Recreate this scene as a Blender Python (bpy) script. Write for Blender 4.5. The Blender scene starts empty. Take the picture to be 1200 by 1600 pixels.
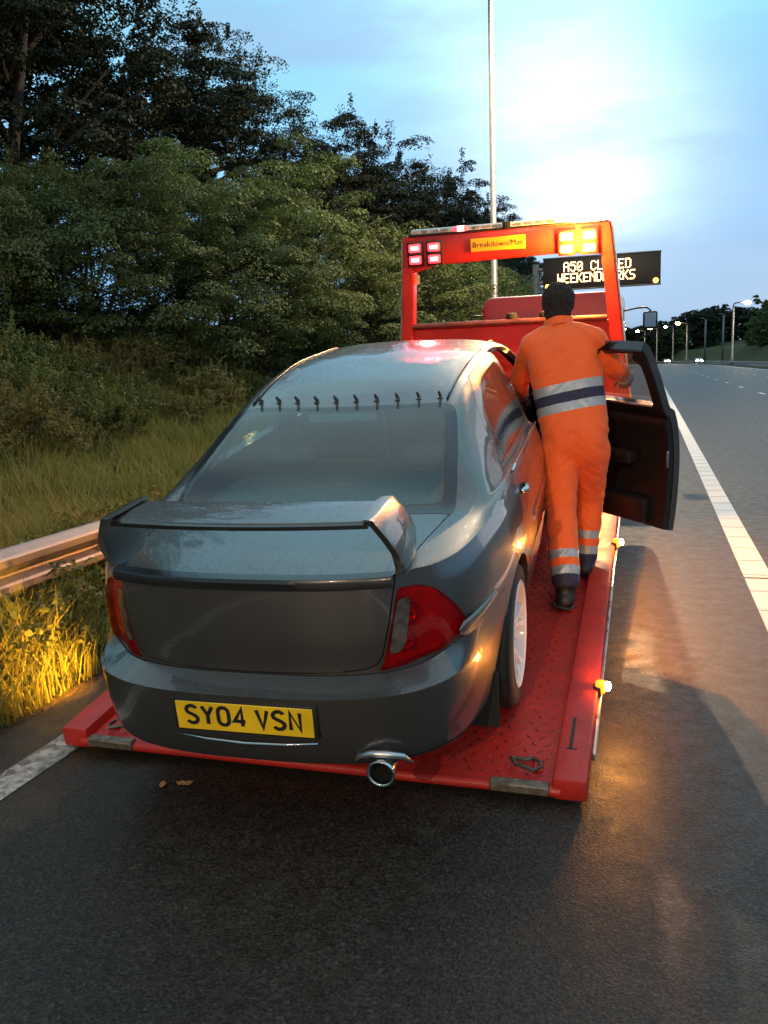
import bpy, bmesh, math, random
import numpy as np
from mathutils import Vector, Matrix, noise
PI = math.pi
SC = bpy.context.scene
COL = SC.collection

# ---------------------------------------------------------------- camera
def cam_axes(yaw, pitch, roll):
    cy, sy, cp, sp = math.cos(yaw), math.sin(yaw), math.cos(pitch), math.sin(pitch)
    f = Vector((-sy*cp, cy*cp, -sp)); r0 = Vector((cy, sy, 0)); u0 = r0.cross(f)
    r = math.cos(roll)*r0 + math.sin(roll)*u0
    u = -math.sin(roll)*r0 + math.cos(roll)*u0
    return r, u, f
cam_d = bpy.data.cameras.new('camera'); cam = bpy.data.objects.new('camera', cam_d); COL.objects.link(cam)
r_, u_, f_ = cam_axes(0.3014, 0.1655, -0.0363)
cam.matrix_world = Matrix(((r_.x, u_.x, -f_.x, 0), (r_.y, u_.y, -f_.y, 0), (r_.z, u_.z, -f_.z, 1.675), (0, 0, 0, 1)))
cam_d.sensor_fit = 'VERTICAL'; cam_d.sensor_height = 24; cam_d.lens = 20.1
cam_d.clip_start = 0.05; cam_d.clip_end = 4000
SC.camera = cam

# ---------------------------------------------------------------- sky, sun, exposure
SUN_EL, SUN_AZ = 9.0, 20.0          # degrees; azimuth clockwise from the road direction (+Y)
world = bpy.data.worlds.new('World'); SC.world = world; world.use_nodes = True
nt = world.node_tree; nt.nodes.clear()
def N(t, **kw):
    n = nt.nodes.new(t)
    for k, v in kw.items(): setattr(n, k, v)
    return n
out = N('ShaderNodeOutputWorld'); bg = N('ShaderNodeBackground'); bg.inputs['Strength'].default_value = 0.88
sky = N('ShaderNodeTexSky', sky_type='NISHITA'); sky.sun_disc = False
sky.sun_elevation = math.radians(SUN_EL); sky.sun_rotation = math.radians(SUN_AZ); sky.air_density = 1.2; sky.dust_density = 1.0; sky.ozone_density = 3
tc = N('ShaderNodeTexCoord'); sep = N('ShaderNodeSeparateXYZ')
nt.links.new(tc.outputs['Generated'], sep.inputs[0])
skyv = N('ShaderNodeVectorMath', operation='SCALE'); skyv.inputs['Scale'].default_value = 0.07
nt.links.new(sky.outputs[0], skyv.inputs[0])
# overcast layer: elevation ramp with soft cloud noise
ramp = N('ShaderNodeValToRGB'); cr = ramp.color_ramp
cr.elements[0].position = 0.0; cr.elements[0].color = (0.08, 0.19, 0.34, 1)
cr.elements[1].position = 1.0; cr.elements[1].color = (0.76, 0.94, 1.0, 1)
for p_, c_ in ((0.03, (0.11, 0.25, 0.45)), (0.10, (0.18, 0.40, 0.68)), (0.22, (0.25, 0.54, 0.84)), (0.34, (0.27, 0.66, 0.88)), (0.5, (0.32, 0.76, 0.92)), (0.7, (0.52, 0.84, 0.95))):
    e = cr.elements.new(p_); e.color = (*c_, 1)
nt.links.new(sep.outputs['Z'], ramp.inputs[0])
mp = N('ShaderNodeMapping'); mp.inputs['Scale'].default_value = (1.0, 1.0, 2.6); mp.inputs['Location'].default_value = (0.35, 0.1, 0.2)
nt.links.new(tc.outputs['Generated'], mp.inputs[0])
nz = N('ShaderNodeTexNoise'); nz.inputs['Scale'].default_value = 1.7; nz.inputs['Detail'].default_value = 5; nz.inputs['Roughness'].default_value = 0.5
nt.links.new(mp.outputs[0], nz.inputs['Vector'])
cl = N('ShaderNodeMapRange'); cl.inputs['From Min'].default_value = 0.36; cl.inputs['From Max'].default_value = 0.66
cl.inputs['To Min'].default_value = 0.80; cl.inputs['To Max'].default_value = 1.22
nt.links.new(nz.outputs[0], cl.inputs['Value'])
mulv = N('ShaderNodeVectorMath', operation='SCALE'); nt.links.new(ramp.outputs[0], mulv.inputs[0]); nt.links.new(cl.outputs[0], mulv.inputs['Scale'])
# greyer, mauve banks of cloud drifting across the clear cyan
mp2 = N('ShaderNodeMapping'); mp2.inputs['Scale'].default_value = (1.2, 1.2, 4.2); mp2.inputs['Location'].default_value = (1.9, 0.6, 0.42)
nt.links.new(tc.outputs['Generated'], mp2.inputs[0])
nz2 = N('ShaderNodeTexNoise'); nz2.inputs['Scale'].default_value = 2.1; nz2.inputs['Detail'].default_value = 6; nz2.inputs['Roughness'].default_value = 0.52
nt.links.new(mp2.outputs[0], nz2.inputs['Vector'])
cf = N('ShaderNodeMapRange', interpolation_type='SMOOTHSTEP'); cf.inputs['From Min'].default_value = 0.44; cf.inputs['From Max'].default_value = 0.66; cf.inputs['To Max'].default_value = 0.75
nt.links.new(nz2.outputs[0], cf.inputs['Value'])
mauve = N('ShaderNodeMix', data_type='RGBA'); mauve.inputs['B'].default_value = (0.32, 0.50, 0.74, 1)
nt.links.new(cf.outputs[0], mauve.inputs['Factor']); nt.links.new(mulv.outputs[0], mauve.inputs['A'])
# beacon halo painted into the sky behind it, and a second bright patch above
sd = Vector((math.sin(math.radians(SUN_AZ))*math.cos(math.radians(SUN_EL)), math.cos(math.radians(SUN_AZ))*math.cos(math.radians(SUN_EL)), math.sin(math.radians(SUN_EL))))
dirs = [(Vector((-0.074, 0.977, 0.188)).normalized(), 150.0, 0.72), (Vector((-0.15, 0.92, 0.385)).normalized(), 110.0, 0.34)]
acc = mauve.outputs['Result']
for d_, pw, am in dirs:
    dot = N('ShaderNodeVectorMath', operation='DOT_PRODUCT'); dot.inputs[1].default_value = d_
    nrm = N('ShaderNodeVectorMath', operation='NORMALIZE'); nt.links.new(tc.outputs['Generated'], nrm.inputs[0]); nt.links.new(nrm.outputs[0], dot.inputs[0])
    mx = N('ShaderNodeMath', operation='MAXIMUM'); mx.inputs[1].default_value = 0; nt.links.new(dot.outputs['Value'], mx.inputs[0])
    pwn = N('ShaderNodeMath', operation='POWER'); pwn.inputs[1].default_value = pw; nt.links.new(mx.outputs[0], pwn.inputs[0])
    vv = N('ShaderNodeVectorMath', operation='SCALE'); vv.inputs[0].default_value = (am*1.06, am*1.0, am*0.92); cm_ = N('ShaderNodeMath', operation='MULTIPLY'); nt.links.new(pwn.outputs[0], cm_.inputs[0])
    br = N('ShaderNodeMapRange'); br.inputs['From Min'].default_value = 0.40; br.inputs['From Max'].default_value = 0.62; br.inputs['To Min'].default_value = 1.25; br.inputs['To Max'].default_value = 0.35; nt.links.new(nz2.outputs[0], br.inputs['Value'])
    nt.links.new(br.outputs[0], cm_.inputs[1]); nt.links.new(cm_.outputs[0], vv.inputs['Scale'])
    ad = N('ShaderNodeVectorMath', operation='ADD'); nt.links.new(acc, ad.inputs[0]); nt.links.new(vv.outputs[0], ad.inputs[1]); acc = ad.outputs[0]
# dusk: the sky is brightest on the side where the sun went down and dims round behind the viewer
fd_ = N('ShaderNodeVectorMath', operation='DOT_PRODUCT'); fd_.inputs[1].default_value = Vector((math.sin(math.radians(SUN_AZ)), math.cos(math.radians(SUN_AZ)), 0.45)).normalized()
nt.links.new(tc.outputs['Generated'], fd_.inputs[0])
fm = N('ShaderNodeMapRange', interpolation_type='SMOOTHSTEP'); fm.inputs['From Min'].default_value = -0.75; fm.inputs['From Max'].default_value = 0.75; fm.inputs['To Min'].default_value = 0.47; fm.inputs['To Max'].default_value = 1.0
nt.links.new(fd_.outputs['Value'], fm.inputs['Value'])
wm = N('ShaderNodeMix', data_type='RGBA'); wm.inputs['A'].default_value = (1.22, 0.94, 0.76, 1); wm.inputs['B'].default_value = (1, 1, 1, 1); nt.links.new(fm.outputs[0], wm.inputs['Factor'])   # warm tint added to the unseen sky behind the viewer
wv = N('ShaderNodeVectorMath', operation='MULTIPLY'); nt.links.new(acc, wv.inputs[0]); nt.links.new(wm.outputs['Result'], wv.inputs[1]); acc = wv.outputs[0]
dm_ = N('ShaderNodeVectorMath', operation='SCALE'); nt.links.new(acc, dm_.inputs[0]); nt.links.new(fm.outputs[0], dm_.inputs['Scale']); acc = dm_.outputs[0]
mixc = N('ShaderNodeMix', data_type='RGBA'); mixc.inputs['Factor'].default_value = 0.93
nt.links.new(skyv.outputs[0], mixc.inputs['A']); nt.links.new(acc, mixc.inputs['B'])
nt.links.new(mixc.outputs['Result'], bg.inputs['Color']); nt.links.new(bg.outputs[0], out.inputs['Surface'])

sl = bpy.data.lights.new('sun', 'SUN'); sl.energy = 0.12; sl.angle = math.radians(30); sl.color = (1.0, 0.93, 0.85)
so = bpy.data.objects.new('sun', sl); COL.objects.link(so)
so.rotation_euler = sd.to_track_quat('Z', 'Y').to_euler()

SC.view_settings.view_transform = 'Standard'; SC.view_settings.look = 'None'
SC.view_settings.exposure = 0.5; SC.view_settings.gamma = 1.0; SC.view_settings.use_curve_mapping = False
SC.cycles.use_denoising = True
try: SC.cycles.denoiser = 'OPENIMAGEDENOISE'
except Exception: pass
SC.cycles.max_bounces = 8; SC.cycles.transparent_max_bounces = 16
SC.cycles.sample_clamp_indirect = 6.0

# ---------------------------------------------------------------- helpers
rng = np.random.default_rng(11); random.seed(5)

def tag(o, label=None, cat=None, group=None, kind=None):
    if label: o['label'] = label
    if cat: o['category'] = cat
    if group: o['group'] = group
    if kind: o['kind'] = kind
    return o
def thing(name, label, cat, loc=(0, 0, 0), rot=(0, 0, 0), group=None):
    o = bpy.data.objects.new(name, None); COL.objects.link(o); o.location = loc; o.rotation_euler = rot
    o.empty_display_size = 0.1
    return tag(o, label, cat, group)
def obj(name, bm, m, parent=None, smooth=True, angle=38):
    if isinstance(bm, bmesh.types.BMesh):
        if smooth and angle < 180:
            ca = math.radians(angle)
            for e in bm.edges:
                if len(e.link_faces) == 2 and e.calc_face_angle(0) > ca: e.smooth = False
        for f in bm.faces: f.smooth = smooth
        me = bpy.data.meshes.new(name); bm.to_mesh(me); bm.free()
    else: me = bm
    for mm in (m if isinstance(m, (list, tuple)) else [m]): me.materials.append(mm)
    o = bpy.data.objects.new(name, me); COL.objects.link(o)
    if parent is not None: o.parent = parent
    return o
def pyobj(name, verts, faces, m, parent=None, smooth=False):
    me = bpy.data.meshes.new(name); me.from_pydata([tuple(v) for v in verts], [], [tuple(f) for f in faces])
    if smooth: me.polygons.foreach_set('use_smooth', [True]*len(me.polygons))
    return obj(name, me, m, parent)
def npmesh(name, V, F):
    """V (n,3) float, F (m,k) int with constant k"""
    me = bpy.data.meshes.new(name); n, (m_, k) = len(V), F.shape
    me.vertices.add(n); me.vertices.foreach_set('co', np.ascontiguousarray(V, dtype=np.float32).ravel())
    me.loops.add(m_*k); me.loops.foreach_set('vertex_index', np.ascontiguousarray(F, dtype=np.int32).ravel())
    me.polygons.add(m_); me.polygons.foreach_set('loop_start', np.arange(0, m_*k, k, dtype=np.int32))
    me.update(calc_edges=True); return me
def copy_tree(o, parent=None, depth=0):
    c = o.copy(); COL.objects.link(c)
    if parent is not None: c.parent = parent
    for ch in list(o.children): copy_tree(ch, c, depth+1)
    return c
def B(): return bmesh.new()
def xf(bm, vs, M):
    if M is not None:
        for v in vs: v.co = M @ v.co
def box(bm, lo, hi, M=None, bev=0.0, seg=2):
    x0, y0, z0 = lo; x1, y1, z1 = hi
    vs = [bm.verts.new(c) for c in ((x0,y0,z0),(x1,y0,z0),(x1,y1,z0),(x0,y1,z0),(x0,y0,z1),(x1,y0,z1),(x1,y1,z1),(x0,y1,z1))]
    fs = [bm.faces.new([vs[i] for i in q]) for q in ((0,3,2,1),(4,5,6,7),(0,1,5,4),(1,2,6,5),(2,3,7,6),(3,0,4,7))]
    if bev > 0:
        es = list({e for f in fs for e in f.edges})
        r = bmesh.ops.bevel(bm, geom=es, offset=bev, segments=seg, affect='EDGES', profile=0.5)
        vs = list({v for f in r['faces'] for v in f.verts} | {v for v in vs if v.is_valid})
    xf(bm, vs, M); return vs
def prism(bm, pts, d, M=None, bev=0.0):
    """closed 2-D outline pts (x,z) extruded along y by d (centred)"""
    a = [bm.verts.new((p[0], -d/2, p[1])) for p in pts]; b = [bm.verts.new((p[0], d/2, p[1])) for p in pts]
    n = len(pts)
    fs = [bm.faces.new(a), bm.faces.new(b[::-1])]
    for i in range(n): fs.append(bm.faces.new((a[i], b[i], b[(i+1) % n], a[(i+1) % n])))
    bmesh.ops.recalc_face_normals(bm, faces=fs)
    vs = a+b
    if bev > 0:
        es = list({e for f in fs for e in f.edges})
        r = bmesh.ops.bevel(bm, geom=es, offset=bev, segments=2, affect='EDGES', profile=0.5)
        vs = list({v for f in r['faces'] for v in f.verts} | {v for v in vs if v.is_valid})
    xf(bm, vs, M); return vs
def tube(bm, pts, rad, n=8, cap=True, M=None):
    pts = [Vector(p) for p in pts]; rads = rad if isinstance(rad, (list, tuple)) else [rad]*len(pts)
    rings = []; up = None
    for i, p in enumerate(pts):
        t = (pts[min(i+1, len(pts)-1)] - pts[max(i-1, 0)]).normalized()
        if up is None: up = Vector((0, 0, 1)) if abs(t.z) < 0.9 else Vector((1, 0, 0))
        a = t.cross(up).normalized(); b = a.cross(t).normalized(); up = b
        rings.append([bm.verts.new(p + rads[i]*(math.cos(2*PI*k/n)*a + math.sin(2*PI*k/n)*b)) for k in range(n)])
    for A_, C_ in zip(rings, rings[1:]):
        for k in range(n): bm.faces.new((A_[k], A_[(k+1) % n], C_[(k+1) % n], C_[k]))
    if cap: bm.faces.new(rings[0][::-1]); bm.faces.new(rings[-1])
    vs = [v for R in rings for v in R]; xf(bm, vs, M); return vs
def lathe(bm, prof, n=32, M=None):
    """prof (radius, height) round the local Z axis"""
    rings = [[bm.verts.new((r*math.cos(2*PI*k/n), r*math.sin(2*PI*k/n), h)) for k in range(n)] for r, h in prof]
    for A_, C_ in zip(rings, rings[1:]):
        for k in range(n): bm.faces.new((A_[k], A_[(k+1) % n], C_[(k+1) % n], C_[k]))
    vs = [v for R in rings for v in R]; xf(bm, vs, M); return vs
def grid(bm, P):
    """P[i][j] -> points"""
    V = [[bm.verts.new(p) for p in row] for row in P]
    for i in range(len(V)-1):
        for j in range(len(V[0])-1): bm.faces.new((V[i][j], V[i][j+1], V[i+1][j+1], V[i+1][j]))
    return V
def text(name, s, size, m, parent, M, depth=0.0, align='CENTER', bold=0.0, sx=1.0):
    c = bpy.data.curves.new(name, 'FONT'); c.body = s; c.size = size; c.align_x = align; c.align_y = 'CENTER'; c.extrude = depth; c.offset = bold
    t = bpy.data.objects.new(name, c); COL.objects.link(t)
    dg = bpy.context.evaluated_depsgraph_get(); me = bpy.data.meshes.new_from_object(t.evaluated_get(dg))
    bpy.data.objects.remove(t); me.transform(Matrix.Diagonal((sx, 1, 1, 1))); me.transform(M)
    return obj(name, me, m, parent)
def RX(a): return Matrix.Rotation(a, 4, 'X')
def RY(a): return Matrix.Rotation(a, 4, 'Y')
def RZ(a): return Matrix.Rotation(a, 4, 'Z')
def TR(*p): return Matrix.Translation(p if len(p) == 3 else p[0])
def pchip(xs, ys, x):
    xs = np.asarray(xs, float); ys = np.asarray(ys, float); x = np.asarray(x, float)
    h = np.diff(xs); d = np.diff(ys)/h; m_ = np.zeros(len(xs))
    m_[0], m_[-1] = d[0], d[-1]
    for i in range(1, len(xs)-1):
        if d[i-1]*d[i] > 0:
            w1, w2 = 2*h[i]+h[i-1], h[i]+2*h[i-1]; m_[i] = (w1+w2)/(w1/d[i-1]+w2/d[i])
    k = np.clip(np.searchsorted(xs, x)-1, 0, len(xs)-2); t = np.clip((x-xs[k])/h[k], 0, 1)
    return (1+2*t)*(1-t)**2*ys[k] + t*(1-t)**2*h[k]*m_[k] + t*t*(3-2*t)*ys[k+1] + t*t*(t-1)*h[k]*m_[k+1]
def sstep(a, b, x): t = np.clip((np.asarray(x, float)-a)/(b-a), 0, 1); return t*t*(3-2*t)

# ---------------------------------------------------------------- materials
MATS = {}
def mat(name, col, rough=0.5, metal=0.0, spec=0.5, var=0.0, vscale=6.0, bump=0.0, bscale=60.0, coat=0.0, coat_r=0.05, col2=None, emit=None, estr=0.0, rvar=0.0, detail=4, bdist=0.01, coords='Object', sheen=0.0):
    m = bpy.data.materials.new(name); m.use_nodes = True; t = m.node_tree; b = t.nodes['Principled BSDF']
    b.inputs['Base Color'].default_value = (*col, 1); b.inputs['Roughness'].default_value = rough; b.inputs['Metallic'].default_value = metal
    b.inputs['Specular IOR Level'].default_value = spec; b.inputs['Coat Weight'].default_value = coat; b.inputs['Coat Roughness'].default_value = coat_r
    b.inputs['Sheen Weight'].default_value = sheen
    c = t.nodes.new('ShaderNodeTexCoord')
    if var > 0 or col2 or rvar > 0:
        n = t.nodes.new('ShaderNodeTexNoise'); n.inputs['Scale'].default_value = vscale; n.inputs['Detail'].default_value = detail; t.links.new(c.outputs[coords], n.inputs['Vector'])
        r = t.nodes.new('ShaderNodeMapRange'); r.inputs['From Min'].default_value = 0.32; r.inputs['From Max'].default_value = 0.68; t.links.new(n.outputs[0], r.inputs['Value'])
        mx = t.nodes.new('ShaderNodeMix'); mx.data_type = 'RGBA'
        c2 = col2 if col2 else tuple(min(1, v*(1+var)) for v in col); c1 = col if col2 else tuple(v*(1-var) for v in col)
        mx.inputs['A'].default_value = (*c1, 1); mx.inputs['B'].default_value = (*c2, 1)
        t.links.new(r.outputs[0], mx.inputs['Factor']); t.links.new(mx.outputs['Result'], b.inputs['Base Color'])
        if rvar > 0:
            r2 = t.nodes.new('ShaderNodeMapRange'); r2.inputs['To Min'].default_value = rough-rvar; r2.inputs['To Max'].default_value = rough+rvar
            t.links.new(n.outputs[0], r2.inputs['Value']); r2.inputs['From Min'].default_value = 0.3; r2.inputs['From Max'].default_value = 0.7
            t.links.new(r2.outputs[0], b.inputs['Roughness'])
    if bump > 0:
        n = t.nodes.new('ShaderNodeTexNoise'); n.inputs['Scale'].default_value = bscale; n.inputs['Detail'].default_value = 3; t.links.new(c.outputs[coords], n.inputs['Vector'])
        bp = t.nodes.new('ShaderNodeBump'); bp.inputs['Strength'].default_value = bump; bp.inputs['Distance'].default_value = bdist
        t.links.new(n.outputs[0], bp.inputs['Height']); t.links.new(bp.outputs[0], b.inputs['Normal'])
    if emit:
        b.inputs['Emission Color'].default_value = (*emit, 1); b.inputs['Emission Strength'].default_value = estr
    MATS[name] = m; return m
def lamp(parent, typ, loc, energy, color, size=0.1, rot=None, spot=None, blend=0.5, name='lamp_light'):
    l = bpy.data.lights.new(name, typ); l.energy = energy; l.color = color
    if typ == 'AREA': l.size = size
    else: l.shadow_soft_size = size
    if spot: l.spot_size = math.radians(spot); l.spot_blend = blend
    o = bpy.data.objects.new(name, l); COL.objects.link(o); o.parent = parent; o.location = loc
    if rot is not None: o.rotation_euler = rot
    return o
black_plastic = mat('black_plastic', (0.012, 0.012, 0.013), 0.45, bump=0.08, bscale=300)
rubber = mat('rubber', (0.014, 0.014, 0.014), 0.8, var=0.3, bump=0.1, bscale=200)
chrome = mat('chrome', (0.62, 0.62, 0.63), 0.16, 1.0, rvar=0.08, vscale=20)
steel = mat('galvanised_steel', (0.21, 0.215, 0.225), 0.55, 0.5, var=0.18, vscale=5, rvar=0.12, bump=0.1, bscale=40)
alu = mat('bare_aluminium', (0.55, 0.56, 0.58), 0.32, 0.9, var=0.15, vscale=12, rvar=0.1)
# ================================================================ GROUND, ROAD
def ground_mat(name, c1, c2, rough, bump, agg=240, spec=0.5, patch=(0.75, 1.3), rv=0.12, chips=0.0):
    m = bpy.data.materials.new(name); m.use_nodes = True; t = m.node_tree; b = t.nodes['Principled BSDF']
    c = t.nodes.new('ShaderNodeTexCoord')
    def noi(s, d=4, rgh=0.5):
        n = t.nodes.new('ShaderNodeTexNoise'); n.inputs['Scale'].default_value = s; n.inputs['Detail'].default_value = d; n.inputs['Roughness'].default_value = rgh
        t.links.new(c.outputs['Object'], n.inputs['Vector']); return n
    n1 = noi(agg, 2, 0.6); n2 = noi(0.9, 5); n3 = noi(9, 6, 0.65)
    v = t.nodes.new('ShaderNodeTexVoronoi'); v.inputs['Scale'].default_value = agg*0.95; t.links.new(c.outputs['Object'], v.inputs['Vector'])
    r1 = t.nodes.new('ShaderNodeMapRange'); r1.inputs['From Min'].default_value = 0.3; r1.inputs['From Max'].default_value = 0.72; t.links.new(n1.outputs[0], r1.inputs['Value'])
    mx = t.nodes.new('ShaderNodeMix'); mx.data_type = 'RGBA'; mx.inputs['A'].default_value = (*c1, 1); mx.inputs['B'].default_value = (*c2, 1); vs_ = t.nodes.new('ShaderNodeSeparateColor'); t.links.new(v.outputs['Color'], vs_.inputs[0]); ml = t.nodes.new('ShaderNodeMath'); ml.operation = 'MULTIPLY'; t.links.new(r1.outputs[0], ml.inputs[0]); t.links.new(vs_.outputs[0], ml.inputs[1]); ml2 = t.nodes.new('ShaderNodeMath'); ml2.operation = 'MULTIPLY'; ml2.inputs[1].default_value = 1.9; ml2.use_clamp = True; t.links.new(ml.outputs[0], ml2.inputs[0]); t.links.new(ml2.outputs[0], mx.inputs['Factor'])
    pm = t.nodes.new('ShaderNodeMapRange'); pm.inputs['From Min'].default_value = 0.3; pm.inputs['From Max'].default_value = 0.7; pm.inputs['To Min'].default_value = patch[0]; pm.inputs['To Max'].default_value = patch[1]
    ad = t.nodes.new('ShaderNodeMath'); ad.operation = 'ADD'; hf = t.nodes.new('ShaderNodeMath'); hf.operation = 'MULTIPLY'; hf.inputs[1].default_value = 0.5
    t.links.new(n2.outputs[0], ad.inputs[0]); t.links.new(n3.outputs[0], ad.inputs[1]); t.links.new(ad.outputs[0], hf.inputs[0]); t.links.new(hf.outputs[0], pm.inputs['Value'])
    sc = t.nodes.new('ShaderNodeVectorMath'); sc.operation = 'SCALE'; t.links.new(mx.outputs['Result'], sc.inputs[0]); t.links.new(pm.outputs[0], sc.inputs['Scale'])
    # a few pale stone chips
    v2 = t.nodes.new('ShaderNodeTexVoronoi'); v2.inputs['Scale'].default_value = agg*0.8; t.links.new(c.outputs['Object'], v2.inputs['Vector']); sv = t.nodes.new('ShaderNodeSeparateColor'); t.links.new(v2.outputs['Color'], sv.inputs[0])
    th = t.nodes.new('ShaderNodeMapRange'); th.inputs['From Min'].default_value = 0.90; th.inputs['From Max'].default_value = 0.99; th.inputs['To Max'].default_value = chips; t.links.new(sv.outputs[0], th.inputs['Value'])
    mc = t.nodes.new('ShaderNodeMix'); mc.data_type = 'RGBA'; mc.inputs['B'].default_value = (0.20, 0.185, 0.17, 1); t.links.new(th.outputs[0], mc.inputs['Factor']); t.links.new(sc.outputs[0], mc.inputs['A'])
    t.links.new(mc.outputs['Result'], b.inputs['Base Color'])
    rr = t.nodes.new('ShaderNodeMapRange'); rr.inputs['From Min'].default_value = 0.3; rr.inputs['From Max'].default_value = 0.7; rr.inputs['To Min'].default_value = rough-rv; rr.inputs['To Max'].default_value = rough+rv
    t.links.new(n3.outputs[0], rr.inputs['Value']); t.links.new(rr.outputs[0], b.inputs['Roughness']); b.inputs['Specular IOR Level'].default_value = spec
    bp = t.nodes.new('ShaderNodeBump'); bp.inputs['Strength'].default_value = bump; bp.inputs['Distance'].default_value = 0.006
    am = t.nodes.new('ShaderNodeMath'); am.operation = 'ADD'; t.links.new(v.outputs['Distance'], am.inputs[0]); t.links.new(n1.outputs[0], am.inputs[1])
    t.links.new(am.outputs[0], bp.inputs['Height']); t.links.new(bp.outputs[0], b.inputs['Normal'])
    return m
asph = ground_mat('asphalt', (0.014, 0.011, 0.010), (0.052, 0.043, 0.039), 0.55, 0.20, agg=150, patch=(0.65, 1.35), chips=0.16, spec=0.32)
asph_sh = ground_mat('shoulder_asphalt', (0.006, 0.0042, 0.0032), (0.043, 0.031, 0.023), 0.52, 0.22, agg=120, patch=(0.55, 1.45), chips=0.14, spec=0.34)
dirt = ground_mat('verge_dirt', (0.018, 0.013, 0.010), (0.062, 0.046, 0.032), 0.9, 0.8, agg=60, spec=0.2)
soil = ground_mat('verge_soil', (0.035, 0.040, 0.016), (0.075, 0.078, 0.030), 0.95, 0.6, agg=30, spec=0.1)
hillgrass = ground_mat('hill_grass', (0.035, 0.044, 0.018), (0.07, 0.078, 0.035), 0.95, 0.6, agg=6, spec=0.1)

def bend(y): return -0.0006*max(0.0, y-170.0)**2          # the road curves away to the left in the distance
def strip(name, x0, x1, y0, y1, z, m, flat=False):
    ys = [y0] + [y for y in range(170, 1000, 10) if y0 < y < y1] + [y1]
    bm = B(); grid(bm, [[(x + (0 if flat else bend(y)), y, z) for x in (x0, x1)] for y in ys]); bmesh.ops.recalc_face_normals(bm, faces=bm.faces)
    for f in bm.faces:
        if f.normal.z < 0: f.normal_flip()
    return tag(obj(name, bm, m), kind='structure')
strip('ground', -900, 900, -300, 2500, -0.06, soil, flat=True)
strip('hard_shoulder', -2.95, 0.835, -40, 430, 0.0, asph_sh)
strip('road', 0.835, 13.2, -40, 430, 0.0, asph)
strip('verge_edge', -3.75, -2.95, -40, 400, -0.012, dirt)
tag(bpy.data.objects['hard_shoulder'], 'dark rough asphalt hard shoulder under the tow truck')

line_paint = ground_mat('road_paint', (0.62, 0.60, 0.58), (0.76, 0.74, 0.72), 0.55, 0.25, agg=90, patch=(0.86, 1.06))
worn_paint = ground_mat('worn_paint', (0.10, 0.09, 0.08), (0.42, 0.39, 0.36), 0.7, 0.5, agg=24, patch=(0.7, 1.15))
# white edge line between shoulder and lane with raised ribs every half metre
edge = strip('edge_line', 0.72, 0.924, 6.9, 420, 0.004, line_paint); edge['label'] = 'broad white ribbed edge line between shoulder and lanes'
edge2 = strip('edge_line', 0.72, 0.924, -6, 6.86, 0.004, line_paint); edge2['label'] = 'near piece of the white ribbed edge line'
bm = B(); box(bm, (-0.096, -0.022, 0), (0.096, 0.022, 0.005), bev=0.003, seg=1); ribme = bpy.data.meshes.new('rib'); bm.to_mesh(ribme); bm.free(); ribme.materials.append(line_paint)
for k in range(52):
    y = 3.0 + 0.5*k
    if abs(y-6.88) < 0.06: continue
    o = bpy.data.objects.new('rib', ribme); COL.objects.link(o); o.location = (0.822, y, 0.004); o.parent = edge if y > 6.9 else edge2
old = strip('edge_line', -2.66, -2.49, -6, 400, 0.004, worn_paint); old['label'] = 'worn grey white line along the verge side of the shoulder'
for k in range(14):
    y = 13.5 + 9*k
    d = strip('lane_dash', 4.72, 4.86, y, y+2.0, 0.004, line_paint); d['label'] = 'short white dash between the first two lanes'
    d = strip('lane_dash', 8.62, 8.76, y+3, y+5.0, 0.004, line_paint); d['label'] = 'short white dash between the outer lanes'
strip('edge_line', 12.5, 12.7, -6, 420, 0.004, line_paint)['label'] = 'white line along the far side of the lanes'

# terrain: left bank (rises gently behind the rail), right central reserve, opposite road, mound
def bank_z(x, y):
    t = -3.7 - x
    b = 0.0 if t < 0 else 0.10*min(t, 1.0)**1.5*1.0
    b += 1.75*float(sstep(0.9, 8.0, t)) + 2.6*float(sstep(7.0, 20.0, t))
    return b - 0.02 + 0.12*noise.noise(Vector((x*0.35, y*0.35, 0)))*min(1, max(0, t)/1.5)
bm = B()
xs = list(np.linspace(-3.7, -12, 30)) + list(np.linspace(-13, -60, 24)); ys = list(np.linspace(-8, 40, 70)) + list(np.linspace(42, 420, 60))
grid(bm, [[(x + bend(y), y, bank_z(x, y)) for x in xs] for y in ys]); bmesh.ops.recalc_face_normals(bm, faces=bm.faces)
for f in bm.faces:
    if f.normal.z < 0: f.normal_flip()
tag(obj('grass_bank', bm, soil), 'grassy bank rising behind the crash barrier', kind='structure')
strip('central_reserve', 13.2, 16.4, -40, 430, 0.02, hillgrass)
strip('opposite_road', 16.4, 28.0, -40, 430, 0.0, asph)
bm = B()
def mound_z(t, y):
    return -0.04 + (4.6*float(sstep(0, 9, t)) + 2.5*float(sstep(9, 45, t)) + 0.4*noise.noise(Vector((t*0.1, y*0.04, 2)))*float(sstep(0, 5, t)))*float(sstep(120, 250, y)) + 2.0*float(sstep(0, 60, t))
grid(bm, [[(28.0 + bend(y) + t, y, mound_z(t, y)) for t in list(np.linspace(0, 24, 22))+list(np.linspace(28, 260, 24))] for y in np.linspace(20, 430, 60)]); bmesh.ops.recalc_face_normals(bm, faces=bm.faces)
for f in bm.faces:
    if f.normal.z < 0: f.normal_flip()
tag(obj('hill', bm, hillgrass), 'grassy mound beyond the far carriageway', kind='structure')

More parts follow.
